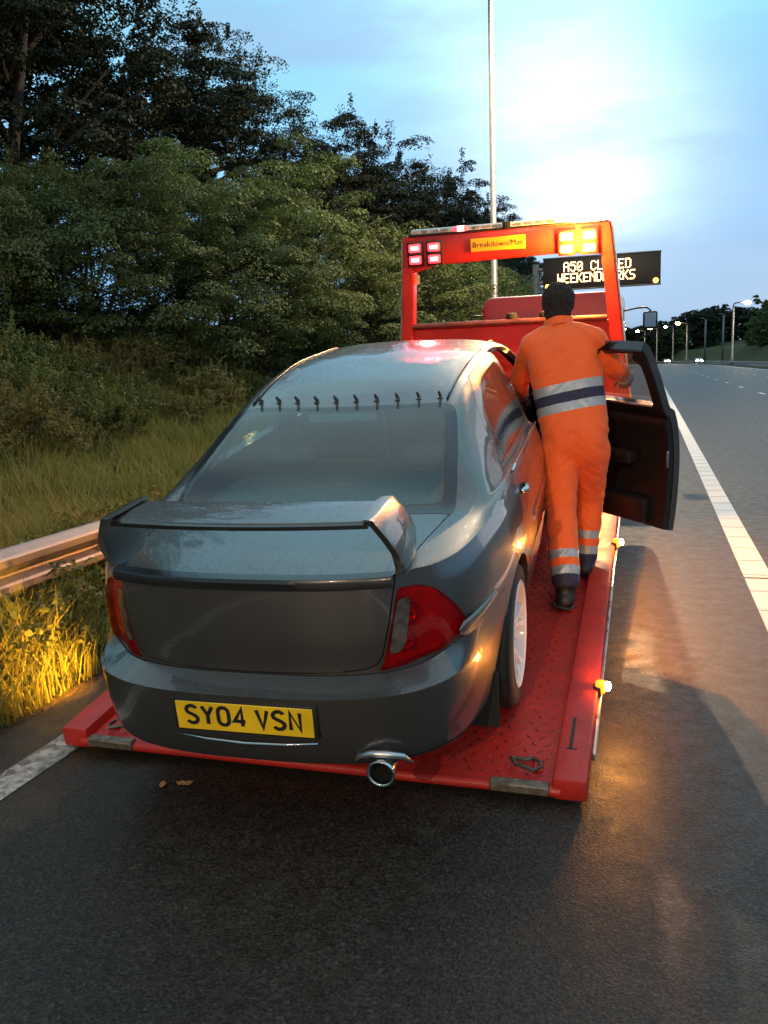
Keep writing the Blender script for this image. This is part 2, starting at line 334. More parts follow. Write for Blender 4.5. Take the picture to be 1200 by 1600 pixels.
# ================================================================ CRASH BARRIERS
def w_profile(s=1.0):
    # (out, z) open W section, out = towards the road
    return [(0.0, 0.155), (0.018, 0.15), (0.07, 0.115), (0.083, 0.10), (0.083, 0.06), (0.07, 0.045), (0.012, 0.018), (0.0, 0.0), (0.012, -0.018), (0.07, -0.045), (0.083, -0.06), (0.083, -0.10), (0.07, -0.115), (0.018, -0.15), (0.0, -0.155)]
def barrier(name, label, x, side, y0, n, L=4.0, zc=0.52, base=0.0):
    t = thing(name, label, 'crash barrier', (x, y0, base))
    bm = B(); pr = w_profile()
    A_ = [[bm.verts.new((side*(p[0]+o), y, zc+p[1])) for p in pr] for (y, o) in ((-0.14, 0.004), (L, 0.0))]
    for i in range(len(pr)-1): bm.faces.new((A_[0][i], A_[0][i+1], A_[1][i+1], A_[1][i]))
    bmesh.ops.recalc_face_normals(bm, faces=bm.faces)
    r = bmesh.ops.extrude_face_region(bm, geom=list(bm.faces)); 
    for v in [g for g in r['geom'] if isinstance(g, bmesh.types.BMVert)]: v.co.x -= side*0.004
    me = bpy.data.meshes.new('beam'); 
    for f in bm.faces: f.smooth = False
    bm.to_mesh(me); bm.free(); me.materials.append(steel)
    bm = B(); box(bm, (-0.055, -0.03, -0.2), (0.055, 0.03, zc+0.14), bev=0.006, seg=1); 
    mp_ = bpy.data.meshes.new('post'); bm.to_mesh(mp_); bm.free(); mp_.materials.append(steel)
    bm = B(); lathe(bm, [(0.0, 0.016), (0.014, 0.014), (0.017, 0.0)], 8, RY(side*PI/2)); mb = bpy.data.meshes.new('bolt'); bm.to_mesh(mb); bm.free(); mb.materials.append(steel)
    for k in range(n):
        o = bpy.data.objects.new('beam', me); COL.objects.link(o); o.parent = t; o.location = (bend(y0+k*L), k*L, 0); o.rotation_euler = (0, 0, math.atan2(bend(y0+k*L)-bend(y0+k*L+L), L))
        for q in (0.4, 2.4):
            o = bpy.data.objects.new('post', mp_); COL.objects.link(o); o.parent = t; o.location = (bend(y0+k*L+q)-side*0.06, k*L+q, 0)
            if k < 4:
                b_ = bpy.data.objects.new('bolt', mb); COL.objects.link(b_); b_.parent = t; b_.location = (side*0.002, k*L+q, zc)
    return t
barrier('crash_barrier', 'long grey steel crash barrier along the grass verge on the left', -3.75, 1, -2.6, 26)
barrier('crash_barrier', 'distant steel barrier along the central reserve between carriageways', 15.0, -1, 20, 90, zc=0.55, base=0.02)
# ================================================================ RECOVERY TRUCK
TILT = 0.14
DX, DY, DZ = -1.372, 3.112, 0.07
XD = TR(DX, DY, DZ) @ RX(TILT)            # deck frame: x right, y forward along the deck, z normal
red = mat('truck_red_paint', (0.46, 0.014, 0.010), 0.42, var=0.12, vscale=3, bump=0.05, bscale=120, coat=0.35, coat_r=0.2, rvar=0.08)
red_deck = mat('deck_red_paint', (0.52, 0.024, 0.016), 0.46, var=0.0, vscale=5, bump=0.25, bscale=90, col2=(0.34, 0.018, 0.014), rvar=0.14, detail=9)
tread_m = mat('worn_tread', (0.16, 0.020, 0.016), 0.42, 0.3, var=0.0, vscale=4, col2=(0.42, 0.025, 0.018), detail=6)
dark_scuff = mat('scuffed_metal', (0.10, 0.085, 0.075), 0.5, 0.6, var=0.4, vscale=30, bump=0.2, bscale=60)
worn_plate = mat('worn_steel_plate', (0.20, 0.16, 0.12), 0.55, 0.6, var=0.45, vscale=26, bump=0.3, bscale=70)
amber_lens = mat('amber_lens', (0.9, 0.35, 0.02), 0.2, emit=(1.0, 0.26, 0.015), estr=1.7)
amber_led = mat('amber_led', (1, 0.6, 0.1), 0.3, emit=(1.0, 0.42, 0.04), estr=9)
white_led = mat('beacon_led', (1, 0.9, 0.6), 0.3, emit=(1.0, 0.72, 0.30), estr=60)
red_led = mat('red_led', (1, 0.1, 0.1), 0.3, emit=(1.0, 0.03, 0.05), estr=3.0)
led_core = mat('led_core', (1, 0.8, 0.8), 0.3, emit=(1.0, 0.30, 0.30), estr=2.6)
clear_bar = mat('clear_lens', (0.72, 0.73, 0.75), 0.12, 0.0, spec=0.8, var=0.15, vscale=40, coat=0.6)
sign_yellow = mat('sign_yellow', (0.85, 0.45, 0.02), 0.5)
black_ink = mat('black_ink', (0.01, 0.01, 0.01), 0.6)
dark_glass = mat('dark_glass', (0.01, 0.012, 0.014), 0.06, spec=0.8, coat=0.5)

truck = thing('recovery_truck', 'red flatbed recovery truck with tilted deck and lit rear frame carrying the grey car', 'recovery truck', (DX, DY, 0))
TI = truck.location.copy()
def tk(name, bm, m, parent=None, D=True, **kw):
    """part of the truck; deck-frame geometry when D, else world coordinates"""
    M = (TR(-TI.x, -TI.y, -TI.z) @ XD) if D else TR(-TI.x, -TI.y, -TI.z)
    bmesh.ops.transform(bm, matrix=M, verts=bm.verts)
    return obj(name, bm, m, parent or truck, **kw)
HW = 1.172; DL = 6.25
bm = B(); box(bm, (-HW+0.13, 0.0, -0.035), (HW-0.13, DL, 0.0), bev=0.006, seg=1); deck = tk('deck', bm, red_deck)
# raised tread lozenges of the chequer plate
V = []; F = []
for iy in range(112):
    for ix in range(36):
        px, py = -1.0 + 0.057*ix + (0.0285 if iy % 2 else 0), 0.06 + 0.054*iy
        if abs(px) > 1.01: continue
        a = PI/4 if (ix+iy) % 2 else -PI/4
        ca, sa = math.cos(a), math.sin(a); n0 = len(V)
        for (lx, ly, lz) in ((-0.019, 0, 0), (0, -0.006, 0), (0.019, 0, 0), (0, 0.006, 0), (-0.010, 0, 0.0045), (0.010, 0, 0.0045)):
            V.append((px+lx*ca-ly*sa, py+lx*sa+ly*ca, 0.0002+lz))
        F += [(n0, n0+1, n0+4), (n0+1, n0+5, n0+4), (n0+1, n0+2, n0+5), (n0+2, n0+3, n0+5), (n0+3, n0+4, n0+5), (n0+3, n0, n0+4)]
Mx = TR(-TI.x, -TI.y, -TI.z) @ XD
tp = npmesh('tread_pattern', np.array([(Mx @ Vector(v))[:] for v in V]), np.array(F)); o = obj('tread_pattern', tp, tread_m, deck); o['kind'] = 'stuff'
# rear lip
bm = B(); tube(bm, [(-HW+0.1, 0.0, -0.02), (HW-0.1, 0.0, -0.02)], 0.022, 10); tk('rear_lip', bm, red_deck)
for s in (-1, 1):
    # side rail with bevelled end block and bright rubbing strip
    bm = B(); box(bm, (s*HW-0.13 if s > 0 else -HW, -0.012, -0.05), (HW if s > 0 else -HW+0.13, DL, 0.045), bev=0.012)
    rail = tk('side_rail', bm, red_deck)
    bm = B(); box(bm, (min(s*(HW+0.002), s*(HW+0.016)), 0.25, -0.035), (max(s*(HW+0.002), s*(HW+0.016)), DL, 0.0), bev=0.003, seg=1); tk('rubbing_strip', bm, alu, rail)
    bm = B(); box(bm, (min(s*0.80, s*1.03), -0.032, -0.028), (max(s*0.80, s*1.03), 0.016, 0.012), bev=0.006, seg=1); tk('wear_plate', bm, worn_plate, rail)
    # lashing rings: a D ring and its saddle
    for yy in (0.11, 1.66, 3.2):
        bm = B(); cx_ = s*0.965
        c0 = [(cx_-s*0.05, yy+0.035, 0.012), (cx_-s*0.10, yy+0.01, 0.03), (cx_-s*0.075, yy-0.03, 0.03), (cx_, yy-0.055, 0.024), (cx_+s*0.02, yy-0.02, 0.02), (cx_+s*0.015, yy+0.02, 0.016), (cx_-s*0.02, yy+0.045, 0.014), (cx_-s*0.05, yy+0.035, 0.012)]
        tube(bm, c0, 0.0085, 8); ring = tk('lashing_ring', bm, dark_scuff, rail)
        bm = B(); box(bm, (cx_-0.01, yy-0.03, 0.0), (cx_+0.03, yy+0.03, 0.016), bev=0.005, seg=1); tk('saddle', bm, red_deck, rail)
    # black scrape by the rear corner
bm = B(); box(bm, (1.085, 0.20, 0.0452), (1.10, 0.44, 0.0462)); box(bm, (1.075, 0.195, 0.0452), (1.118, 0.207, 0.0462)); tk('scrape_mark', bm, black_plastic)
# side marker lamps (lit)
core_m = mat('filament_glow', (1, .8, .4), .3, emit=(1.0, .72, .30), estr=40)
lampme = None
for s in (-1, 1):
    for yy in (0.72, 2.66, 4.6):
        bm = B(); box(bm, (s*HW-0.022 if s > 0 else -HW-0.028, yy-0.030, -0.004), (HW+0.016 if s > 0 else -HW+0.022, yy+0.030, 0.056), bev=0.012); 
        hs = tk('marker_lamp', bm, black_plastic)
        bm = B(); box(bm, (min(s*(HW-0.012), s*(HW+0.045)), yy-0.022, 0.016), (max(s*(HW-0.004), s*(HW+0.034)), yy+0.022, 0.078), bev=0.015); tk('lens', bm, amber_lens, hs)
        w = XD @ Vector((s*(HW+0.10), yy, 0.07)) - TI
        if s > 0: lamp(hs, 'POINT', w, 7.0, (1.0, 0.34, 0.035), 0.03)
        else: lamp(hs, 'SPOT', w, 210.0 if yy < 1 else 24, (1.0, 0.42 if yy < 1 else 0.36, 0.025), 0.03, Vector((.92, .16, .05) if yy < 1 else (1, .1, -.25)).normalized().to_track_quat('Z', 'Y').to_euler(), 92 if yy < 1 else 120, 0.9)
        bm = B(); ellip_c = XD @ Vector((s*(HW+0.028), yy, 0.048)); lathe(bm, [(.001, -.022), (.012, -.018), (.017, 0), (.012, .018), (.001, .022)], 12, TR(ellip_c+Vector((s*.014, 0, .004)))); tk('lamp_core', bm, core_m, hs, D=False)
# chassis, subframe, wheels under the deck
dark_metal = mat('chassis_black', (0.02, 0.02, 0.022), 0.6, 0.3, var=0.4, vscale=9)
bm = B(); box(bm, (-0.45, 2.0, -0.18), (-0.33, DL, -0.04)); box(bm, (0.33, 2.0, -0.18), (0.45, DL, -0.04)); tk('subframe', bm, dark_metal)
bm = B()
for xx in (-0.42, 0.34): box(bm, (DX+xx, 6.4, 0.50), (DX+xx+0.09, 14.4, 0.68))
for yy in (6.6, 8.2, 9.6, 11.0, 12.4): box(bm, (DX-0.34, yy, 0.53), (DX+0.345, yy+0.08, 0.65))
tk('chassis', bm, dark_metal, D=False)
def wheel_geo(parent, cx, cy, cz, r, w, side, m_t, m_r, rw):
    M = TR(cx, cy, cz) @ RY(side*PI/2)
    bm = B(); lathe(bm, [(r*0.62, -w/2), (r*0.8, -w/2), (r*0.95, -w*0.46), (r, -w*0.3), (r, w*0.3), (r*0.95, w*0.46), (r*0.8, w/2), (r*0.62, w/2), (r*0.6, 0)], 36, M)
    bmesh.ops.transform(bm, matrix=TR(-TI.x, -TI.y, -TI.z), verts=bm.verts); wh = obj('wheel', bm, m_t, parent)
    bm = B(); lathe(bm, [(r*0.64, w*0.48), (r*0.60, w*0.50), (r*0.56, w*0.36), (r*0.30, w*0.18), (r*0.24, w*0.30), (0.0, w*0.32)], 28, M)
    bmesh.ops.transform(bm, matrix=TR(-TI.x, -TI.y, -TI.z), verts=bm.verts); obj('rim', bm, m_r, wh)
rimgrey = mat('steel_rim', (0.35, 0.35, 0.36), 0.5, 0.4, var=0.2)
for s in (-1, 1):
    wheel_geo(truck, DX+s*0.86, 8.9, 0.41, 0.41, 0.32, s, rubber, rimgrey, 0.2)
    wheel_geo(truck, DX+s*0.86, 13.6, 0.41, 0.41, 0.26, s, rubber, rimgrey, 0.2)
    bm = B(); box(bm, (DX+s*0.86-0.2, 8.36, 0.30), (DX+s*0.86+0.2, 8.385, 0.62)); tk('mud_flap', bm, rubber, D=False)
# rear frame (headboard) standing on the front of the deck
YG = 6.12
zb, zt, zs0, zs1 = 0.0, 2.10, 1.18, 1.22
def wx(z): return 1.235 - (z/2.1)*0.20       # outer half width
cxo = -0.03
def post(s):
    bm = B(); zz = [0.0, 2.10]
    vs = []
    for z in zz:
        xo = cxo*z/2.1 + s*wx(z); xi = xo - s*0.125
        for x, y in ((xo, YG-0.06), (xi, YG-0.06), (xi, YG+0.09), (xo, YG+0.09)): vs.append(bm.verts.new((x, y, z)))
    for q in ((0,1,5,4),(1,2,6,5),(2,3,7,6),(3,0,4,7),(3,2,1,0),(4,5,6,7)): bm.faces.new([vs[i] for i in q])
    bmesh.ops.recalc_face_normals(bm, faces=bm.faces); bmesh.ops.bevel(bm, geom=list(bm.edges), offset=0.012, segments=2, affect='EDGES')
    return bm
for s in (-1, 1):
    p_ = tk('frame_post', post(s), red)
    bm = B()   # edge strip on the outside of the post
    for z0 in (0.1,):
        vs = []
        for z in (0.1, 2.06):
            xo = cxo*z/2.1 + s*(wx(z)+0.014)
            for x, y in ((xo, YG-0.045), (xo-s*0.012, YG-0.045), (xo-s*0.012, YG+0.07), (xo, YG+0.07)): vs.append(bm.verts.new((x, y, z)))
        for q in ((0,1,5,4),(1,2,6,5),(2,3,7,6),(3,0,4,7),(3,2,1,0),(4,5,6,7)): bm.faces.new([vs[i] for i in q])
    bmesh.ops.recalc_face_normals(bm, faces=bm.faces); tk('edge_strip', bm, alu, p_)
# top beam (deeper in the corners, where the lamp clusters sit)
H0 = 1.80
pts = [(cxo-1.035, 2.10), (cxo-1.05, 1.74), (cxo-0.92, 1.74), (cxo-0.72, 1.80), (cxo+0.55, 1.83), (cxo+0.66, 1.83), (cxo+0.93, 1.80), (cxo+1.05, 1.78), (cxo+1.03, 2.10)]
bm = B(); prism(bm, pts, 0.13, TR(0, YG+0.012, 0), bev=0.01); beam = tk('top_beam', bm, red)
# lower panel and sill bar
bm = B(); prism(bm, [(-1.22, 0.02), (1.22, 0.02), (1.02, 1.16), (-1.07, 1.16)], 0.05, TR(0, YG+0.02, 0)); panel = tk('lower_panel', bm, red)
bm = B(); tube(bm, [(-1.02, YG-0.03, 1.19), (0.97, YG-0.03, 1.19)], 0.032, 10); tk('sill_bar', bm, mat('sill_dark', (0.10, 0.025, 0.02), 0.35, var=0.4, vscale=14))
for x in (0.02, 0.36):
    bm = B(); lathe(bm, [(0.0, 0.065), (0.05, 0.06), (0.062, 0.03), (0.062, 0.0)], 16, TR(x, YG+0.02, 1.215)); tk('rubber_buffer', bm, rubber)
# LED clusters
def cluster(x, z, core, glow, amber):
    bm = B(); box(bm, (x-0.085, YG-0.085, z-0.12), (x+0.085, YG-0.05, z+0.12), bev=0.008); c = tk('lamp_cluster', bm, black_plastic if not amber else red)
    for i in (0,):
        for k in (-1, 1):
            bm = B(); box(bm, (x-0.062, YG-0.10, z+k*0.058-0.040), (x+0.062, YG-0.08, z+k*0.058+0.040), bev=0.014); tk('led', bm, glow, c)
            bm = B(); box(bm, (x-0.040, YG-0.104, z+k*0.058-0.020), (x+0.040, YG-0.098, z+k*0.058+0.020), bev=0.002, seg=1); tk('led_core', bm, core, c)
    return c
for x in (-0.905, -0.705): cl_ = cluster(cxo+x, 1.925, led_core, red_led, False)
l = XD @ Vector((-0.8, YG-0.25, 1.93)) - TI; lamp(cl_, 'SPOT', l, 60, (1.0, 0.06, 0.07), 0.08, (math.radians(68), 0, PI), 150, 0.6)
amber_core = mat('amber_core', (1, 0.9, 0.5), 0.3, emit=(1.0, 0.80, 0.35), estr=30)
for x in (0.62, 0.835): ca_ = cluster(cxo+x, 1.925, amber_core, amber_led, True)
l = XD @ Vector((0.70, YG-0.19, 1.93)) - TI
lamp(ca_, 'SPOT', l, 420, (1.0, 0.25, 0.05), 0.05, (math.radians(66), 0, PI), 150, 0.6)
lamp(ca_, 'POINT', l, 260, (1.0, 0.40, 0.04), 0.05)
# badge
bm = B(); box(bm, (-0.36, YG-0.064, 1.905), (0.19, YG-0.0555, 2.035), bev=0.003, seg=1); pl = tk('name_board', bm, sign_yellow)
Mt = TR(-TI.x, -TI.y, -TI.z) @ XD @ TR(-0.085, YG-0.0652, 1.968) @ RX(PI/2)
text('lettering', 'Breakdown/Man', 0.078, black_ink, pl, Mt, bold=0.0)
# light bar on top with a lit red module and the flashing beacon at the right
bm = B(); box(bm, (-0.97, YG-0.075, 2.105), (0.62, YG+0.05, 2.165), bev=0.016); bar = tk('light_bar', bm, clear_bar)
bm = B(); box(bm, (-1.0, YG-0.079, 2.098), (0.62, YG+0.054, 2.118), bev=0.004, seg=1); tk('bar_base', bm, black_plastic, bar)
bm = B(); box(bm, (-0.49, YG-0.083, 2.112), (-0.415, YG-0.07, 2.168), bev=0.004); tk('red_module', bm, led_core, bar)
bm = B(); box(bm, (-0.53, YG-0.0815, 2.116), (-0.385, YG-0.072, 2.160), bev=0.004); tk('red_module_lens', bm, red_led, bar)
for k in range(14):
    x = -0.93 + 0.105*k
    if -0.56 < x < -0.36: continue
    bm = B(); box(bm, (x-0.042, YG-0.0785, 2.124), (x+0.042, YG-0.0735, 2.152), bev=0.002, seg=1); tk('bar_module', bm, alu, bar)
bm = B(); box(bm, (-0.03, YG-0.09, 2.10), (0.05, YG-0.07, 2.17), bev=0.006); tk('bar_clip', bm, black_plastic, bar)
bm = B(); box(bm, (0.625, YG-0.07, 2.105), (0.965, YG+0.05, 2.245), bev=0.045, seg=4); beacon = tk('beacon', bm, white_led)
bm = B(); box(bm, (0.615, YG-0.075, 2.098), (0.975, YG+0.055, 2.108), bev=0.003, seg=1); tk('beacon_base', bm, black_plastic, beacon)
l = XD @ Vector((0.78, YG-0.2, 2.27)) - TI
lamp(beacon, 'POINT', l, 60, (1.0, 0.42, 0.07), 0.10)
lamp(beacon, 'SPOT', l, 280, (1.0, 0.28, 0.07), 0.06, (math.radians(64), 0, PI), 155, 0.6)
# small pale sticker inside the frame corner
bm = B(); box(bm, (-1.0, YG+0.02, 1.62), (-0.93, YG+0.024, 1.72)); tk('sticker', bm, mat('sticker_pale', (0.45, 0.42, 0.40), 0.6))
# cab
def ringbox(w, h, r, n=6):
    P = []
    for (sx, sz) in ((1, 1), (-1, 1), (-1, -1), (1, -1)):
        for k in range(n+1):
            a = k/n*PI/2 + {(1, 1): 0, (-1, 1): PI/2, (-1, -1): PI, (1, -1): 3*PI/2}[(sx, sz)]
            P.append((sx*(w-r)+r*math.cos(a), sz*(h-r)+r*math.sin(a)))
    return P
bm = B(); CX, CZ = -1.35, 1.72
st = [(12.50, 0.90, 0.84, 0.16), (12.54, 0.95, 0.89, 0.16), (12.75, 0.98, 0.92, 0.15), (13.6, 1.0, 0.93, 0.14), (14.2, 0.99, 0.88, 0.16), (14.55, 0.96, 0.62, 0.16)]
rings = []
for (y, w, h, r) in st:
    zc = CZ - (0.93-h) if y > 13.7 else CZ
    rings.append([bm.verts.new((CX+p[0], y, zc+p[1])) for p in ringbox(w, h, r)])
for a, c in zip(rings, rings[1:]):
    n = len(a)
    for k in range(n): bm.faces.new((a[k], a[(k+1) % n], c[(k+1) % n], c[k]))
bm.faces.new(rings[0]); bm.faces.new(rings[-1][::-1]); bmesh.ops.recalc_face_normals(bm, faces=bm.faces)
cab = tk('cab', bm, red, D=False)
for (x0, x1, z) in ((-1.98, -1.62, 2.23), (-0.98, -0.64, 2.23)):   # pressed swage lines in the cab back
    bm = B(); tube(bm, [(x0, 12.492, z-0.08), (x0+0.03, 12.492, z-0.02), (x0+0.07, 12.492, z), (x1-0.07, 12.492, z), (x1-0.03, 12.492, z-0.02), (x1, 12.492, z-0.08)], 0.012, 6); tk('pressed_rib', bm, red, cab, D=False)
bm = B(); tube(bm, [(CX-0.78, 12.53, 2.575), (CX+0.78, 12.53, 2.575)], 0.02, 6); tk('roof_seam', bm, red, cab, D=False)
for s in (-1, 1):
    bm = B(); box(bm, (min(CX+s*0.985, CX+s*1.004), 13.15, 1.75), (max(CX+s*0.985, CX+s*1.004), 13.95, 2.38), bev=0.006); tk('side_window', bm, dark_glass, cab, D=False)
    bm = B(); xo = CX+s*1.0
    tube(bm, [(xo, 13.95, 2.42), (xo+s*0.16, 13.80, 2.44), (xo+s*0.30, 13.72, 2.44), (xo+s*0.36, 13.72, 2.40), (xo+s*0.36, 13.72, 2.05), (xo+s*0.02, 13.9, 1.9)], 0.014, 8); ma = tk('mirror_arm', bm, black_plastic, D=False)
    bm = B(); box(bm, (xo+s*0.36-0.105, 13.66, 2.12), (xo+s*0.36+0.105, 13.76, 2.38), bev=0.035, seg=3); mh = tk('mirror_head', bm, black_plastic, ma, D=False)
    bm = B(); box(bm, (xo+s*0.36-0.08, 13.652, 2.15), (xo+s*0.36+0.08, 13.658, 2.35), bev=0.002, seg=1); tk('mirror_glass', bm, mat('mirror', (0.6, 0.62, 0.65), 0.03, 1.0) if s < 0 else MATS['mirror'], mh, D=False)
# ================================================================ GREY SALOON CAR
def car_paint():
    m = bpy.data.materials.new('grey_car_paint'); m.use_nodes = True; t = m.node_tree; b = t.nodes['Principled BSDF']
    b.inputs['Base Color'].default_value = (0.098, 0.094, 0.090, 1); b.inputs['Metallic'].default_value = 0.72; b.inputs['Roughness'].default_value = 0.38
    b.inputs['Coat Weight'].default_value = 1.0; b.inputs['Coat Roughness'].default_value = 0.04
    c = t.nodes.new('ShaderNodeTexCoord')
    # fine metal flake and a film of dew (roughness and bump only)
    n = t.nodes.new('ShaderNodeTexNoise'); n.inputs['Scale'].default_value = 900; n.inputs['Detail'].default_value = 1; t.links.new(c.outputs['Object'], n.inputs['Vector'])
    v = t.nodes.new('ShaderNodeTexVoronoi'); v.inputs['Scale'].default_value = 105; t.links.new(c.outputs['Object'], v.inputs['Vector'])
    rmp = t.nodes.new('ShaderNodeMapRange'); rmp.inputs['From Min'].default_value = 0.0; rmp.inputs['From Max'].default_value = 0.34; rmp.inputs['To Min'].default_value = 1; rmp.inputs['To Max'].default_value = 0
    t.links.new(v.outputs['Distance'], rmp.inputs['Value'])
    g = t.nodes.new('ShaderNodeNewGeometry'); sx = t.nodes.new('ShaderNodeSeparateXYZ'); t.links.new(g.outputs['Normal'], sx.inputs[0])
    up = t.nodes.new('ShaderNodeMapRange'); up.inputs['From Min'].default_value = 0.15; up.inputs['From Max'].default_value = 0.9; up.inputs['To Min'].default_value = 0.10; up.inputs['To Max'].default_value = 0.62; t.links.new(sx.outputs['Z'], up.inputs['Value'])
    bp = t.nodes.new('ShaderNodeBump'); bp.inputs['Distance'].default_value = 0.0018; t.links.new(rmp.outputs[0], bp.inputs['Height']); t.links.new(up.outputs[0], bp.inputs['Strength'])
    t.links.new(bp.outputs[0], b.inputs['Coat Normal'])
    b2 = t.nodes.new('ShaderNodeBump'); b2.inputs['Strength'].default_value = 0.16; b2.inputs['Distance'].default_value = 0.001; t.links.new(n.outputs[0], b2.inputs['Height']); t.links.new(b2.outputs[0], b.inputs['Normal'])
    n3 = t.nodes.new('ShaderNodeTexNoise'); n3.inputs['Scale'].default_value = 3.0; n3.inputs['Detail'].default_value = 5; t.links.new(c.outputs['Object'], n3.inputs['Vector'])
    r3 = t.nodes.new('ShaderNodeMapRange'); r3.inputs['From Min'].default_value = 0.3; r3.inputs['From Max'].default_value = 0.7; r3.inputs['To Min'].default_value = 0.30; r3.inputs['To Max'].default_value = 0.46; t.links.new(n3.outputs[0], r3.inputs['Value']); t.links.new(r3.outputs[0], b.inputs['Roughness'])
    # inside of the shell is bare dark lining
    d = t.nodes.new('ShaderNodeBsdfDiffuse'); d.inputs['Color'].default_value = (0.02, 0.02, 0.02, 1)
    ms = t.nodes.new('ShaderNodeMixShader'); t.links.new(g.outputs['Backfacing'], ms.inputs[0]); t.links.new(b.outputs[0], ms.inputs[1]); t.links.new(d.outputs[0], ms.inputs[2])
    t.links.new(ms.outputs[0], t.nodes['Material Output'].inputs['Surface'])
    return m
paint = car_paint()
def glass_mat(name, tint, dew, refl=0.10, rough=0.05, dcol=(0.40, 0.60, 0.62), graze=0.9):
    m = bpy.data.materials.new(name); m.use_nodes = True; t = m.node_tree; t.nodes.remove(t.nodes['Principled BSDF']); o = t.nodes['Material Output']
    tr = t.nodes.new('ShaderNodeBsdfTransparent'); tr.inputs['Color'].default_value = (*tint, 1)
    gl = t.nodes.new('ShaderNodeBsdfGlossy'); gl.inputs['Roughness'].default_value = rough; gl.inputs['Color'].default_value = (1, 1, 1, 1)
    df = t.nodes.new('ShaderNodeBsdfDiffuse'); df.inputs['Color'].default_value = (*dcol, 1)
    lw = t.nodes.new('ShaderNodeLayerWeight'); lw.inputs['Blend'].default_value = 0.5
    pw = t.nodes.new('ShaderNodeMath'); pw.operation = 'POWER'; pw.inputs[1].default_value = 4.0; t.links.new(lw.outputs['Facing'], pw.inputs[0])
    fr = t.nodes.new('ShaderNodeMath'); fr.operation = 'MULTIPLY_ADD'; fr.inputs[1].default_value = graze; fr.inputs[2].default_value = 0.05; t.links.new(pw.outputs[0], fr.inputs[0])
    c = t.nodes.new('ShaderNodeTexCoord'); v = t.nodes.new('ShaderNodeTexVoronoi'); v.inputs['Scale'].default_value = 150; t.links.new(c.outputs['Object'], v.inputs['Vector'])
    n = t.nodes.new('ShaderNodeTexNoise'); n.inputs['Scale'].default_value = 5; n.inputs['Detail'].default_value = 4; t.links.new(c.outputs['Object'], n.inputs['Vector'])
    mr = t.nodes.new('ShaderNodeMapRange'); mr.inputs['From Min'].default_value = 0.3; mr.inputs['From Max'].default_value = 0.7; mr.inputs['To Min'].default_value = dew*0.7; mr.inputs['To Max'].default_value = dew*1.25; t.links.new(n.outputs[0], mr.inputs['Value'])
    bp = t.nodes.new('ShaderNodeBump'); bp.inputs['Strength'].default_value = 0.25; bp.inputs['Distance'].default_value = 0.001; t.links.new(v.outputs['Distance'], bp.inputs['Height']); t.links.new(bp.outputs[0], gl.inputs['Normal'])
    m1 = t.nodes.new('ShaderNodeMixShader'); t.links.new(mr.outputs[0], m1.inputs[0]); t.links.new(tr.outputs[0], m1.inputs[1]); t.links.new(df.outputs[0], m1.inputs[2])
    ad = t.nodes.new('ShaderNodeMath'); ad.operation = 'ADD'; ad.inputs[1].default_value = refl; t.links.new(fr.outputs[0], ad.inputs[0]); ad.use_clamp = True
    m2 = t.nodes.new('ShaderNodeMixShader'); t.links.new(ad.outputs[0], m2.inputs[0]); t.links.new(m1.outputs[0], m2.inputs[1]); t.links.new(gl.outputs[0], m2.inputs[2])
    t.links.new(m2.outputs[0], o.inputs['Surface']); return m
rear_glass = glass_mat('misted_rear_glass', (0.42, 0.72, 0.78), 0.02, 0.02, 0.05, (0.30, 0.58, 0.62))
side_glass = glass_mat('side_glass', (0.45, 0.52, 0.52), 0.05, 0.05, 0.03)
door_glass = glass_mat('wet_door_glass', (0.80, 0.82, 0.82), 0.24, 0.24, 0.04, (0.62, 0.50, 0.38))
trim = mat('interior_trim', (0.010, 0.0085, 0.008), 0.38, var=0.3, vscale=20, bump=0.12, bscale=300)
seat_cloth = mat('seat_cloth', (0.045, 0.046, 0.05), 0.9, var=0.25, vscale=40, bump=0.2, bscale=400)
shelf_m = mat('parcel_shelf', (0.13, 0.15, 0.15), 0.9, var=0.2, vscale=30)
lens_red = glass_mat('tail_lens_red', (0.80, 0.012, 0.02), 0.20, -0.02, 0.04, (0.36, 0.003, 0.008), 0.25)
lamp_back = mat('lamp_reflector', (0.62, 0.60, 0.60), 0.35, 0.3, var=0.25, vscale=18, bump=0.5, bscale=70)
lens_clear = mat('tail_lens_clear', (0.085, 0.070, 0.062), 0.15, spec=0.4, var=0.5, vscale=26, coat=0.15)
seal = mat('window_seal', (0.012, 0.013, 0.015), 0.28, coat=0.4)
white_alloy = mat('white_alloy', (0.70, 0.70, 0.74), 0.35, var=0.06, vscale=12, coat=0.4)
plate_y = mat('plate_yellow', (0.86, 0.55, 0.014), 0.35, var=0.10, vscale=7, coat=0.3)

AX = 2.80                                   # front axle, measured from the rear axle
car = thing('saloon_car', 'grey saloon car with boot spoiler standing on the red truck deck, right front door open', 'car')
yc = (3.72-DY)/math.cos(TILT)
car.matrix_world = XD @ TR(-0.004, yc, 0.0) @ RZ(0.03)
car.location = car.matrix_world.to_translation(); 

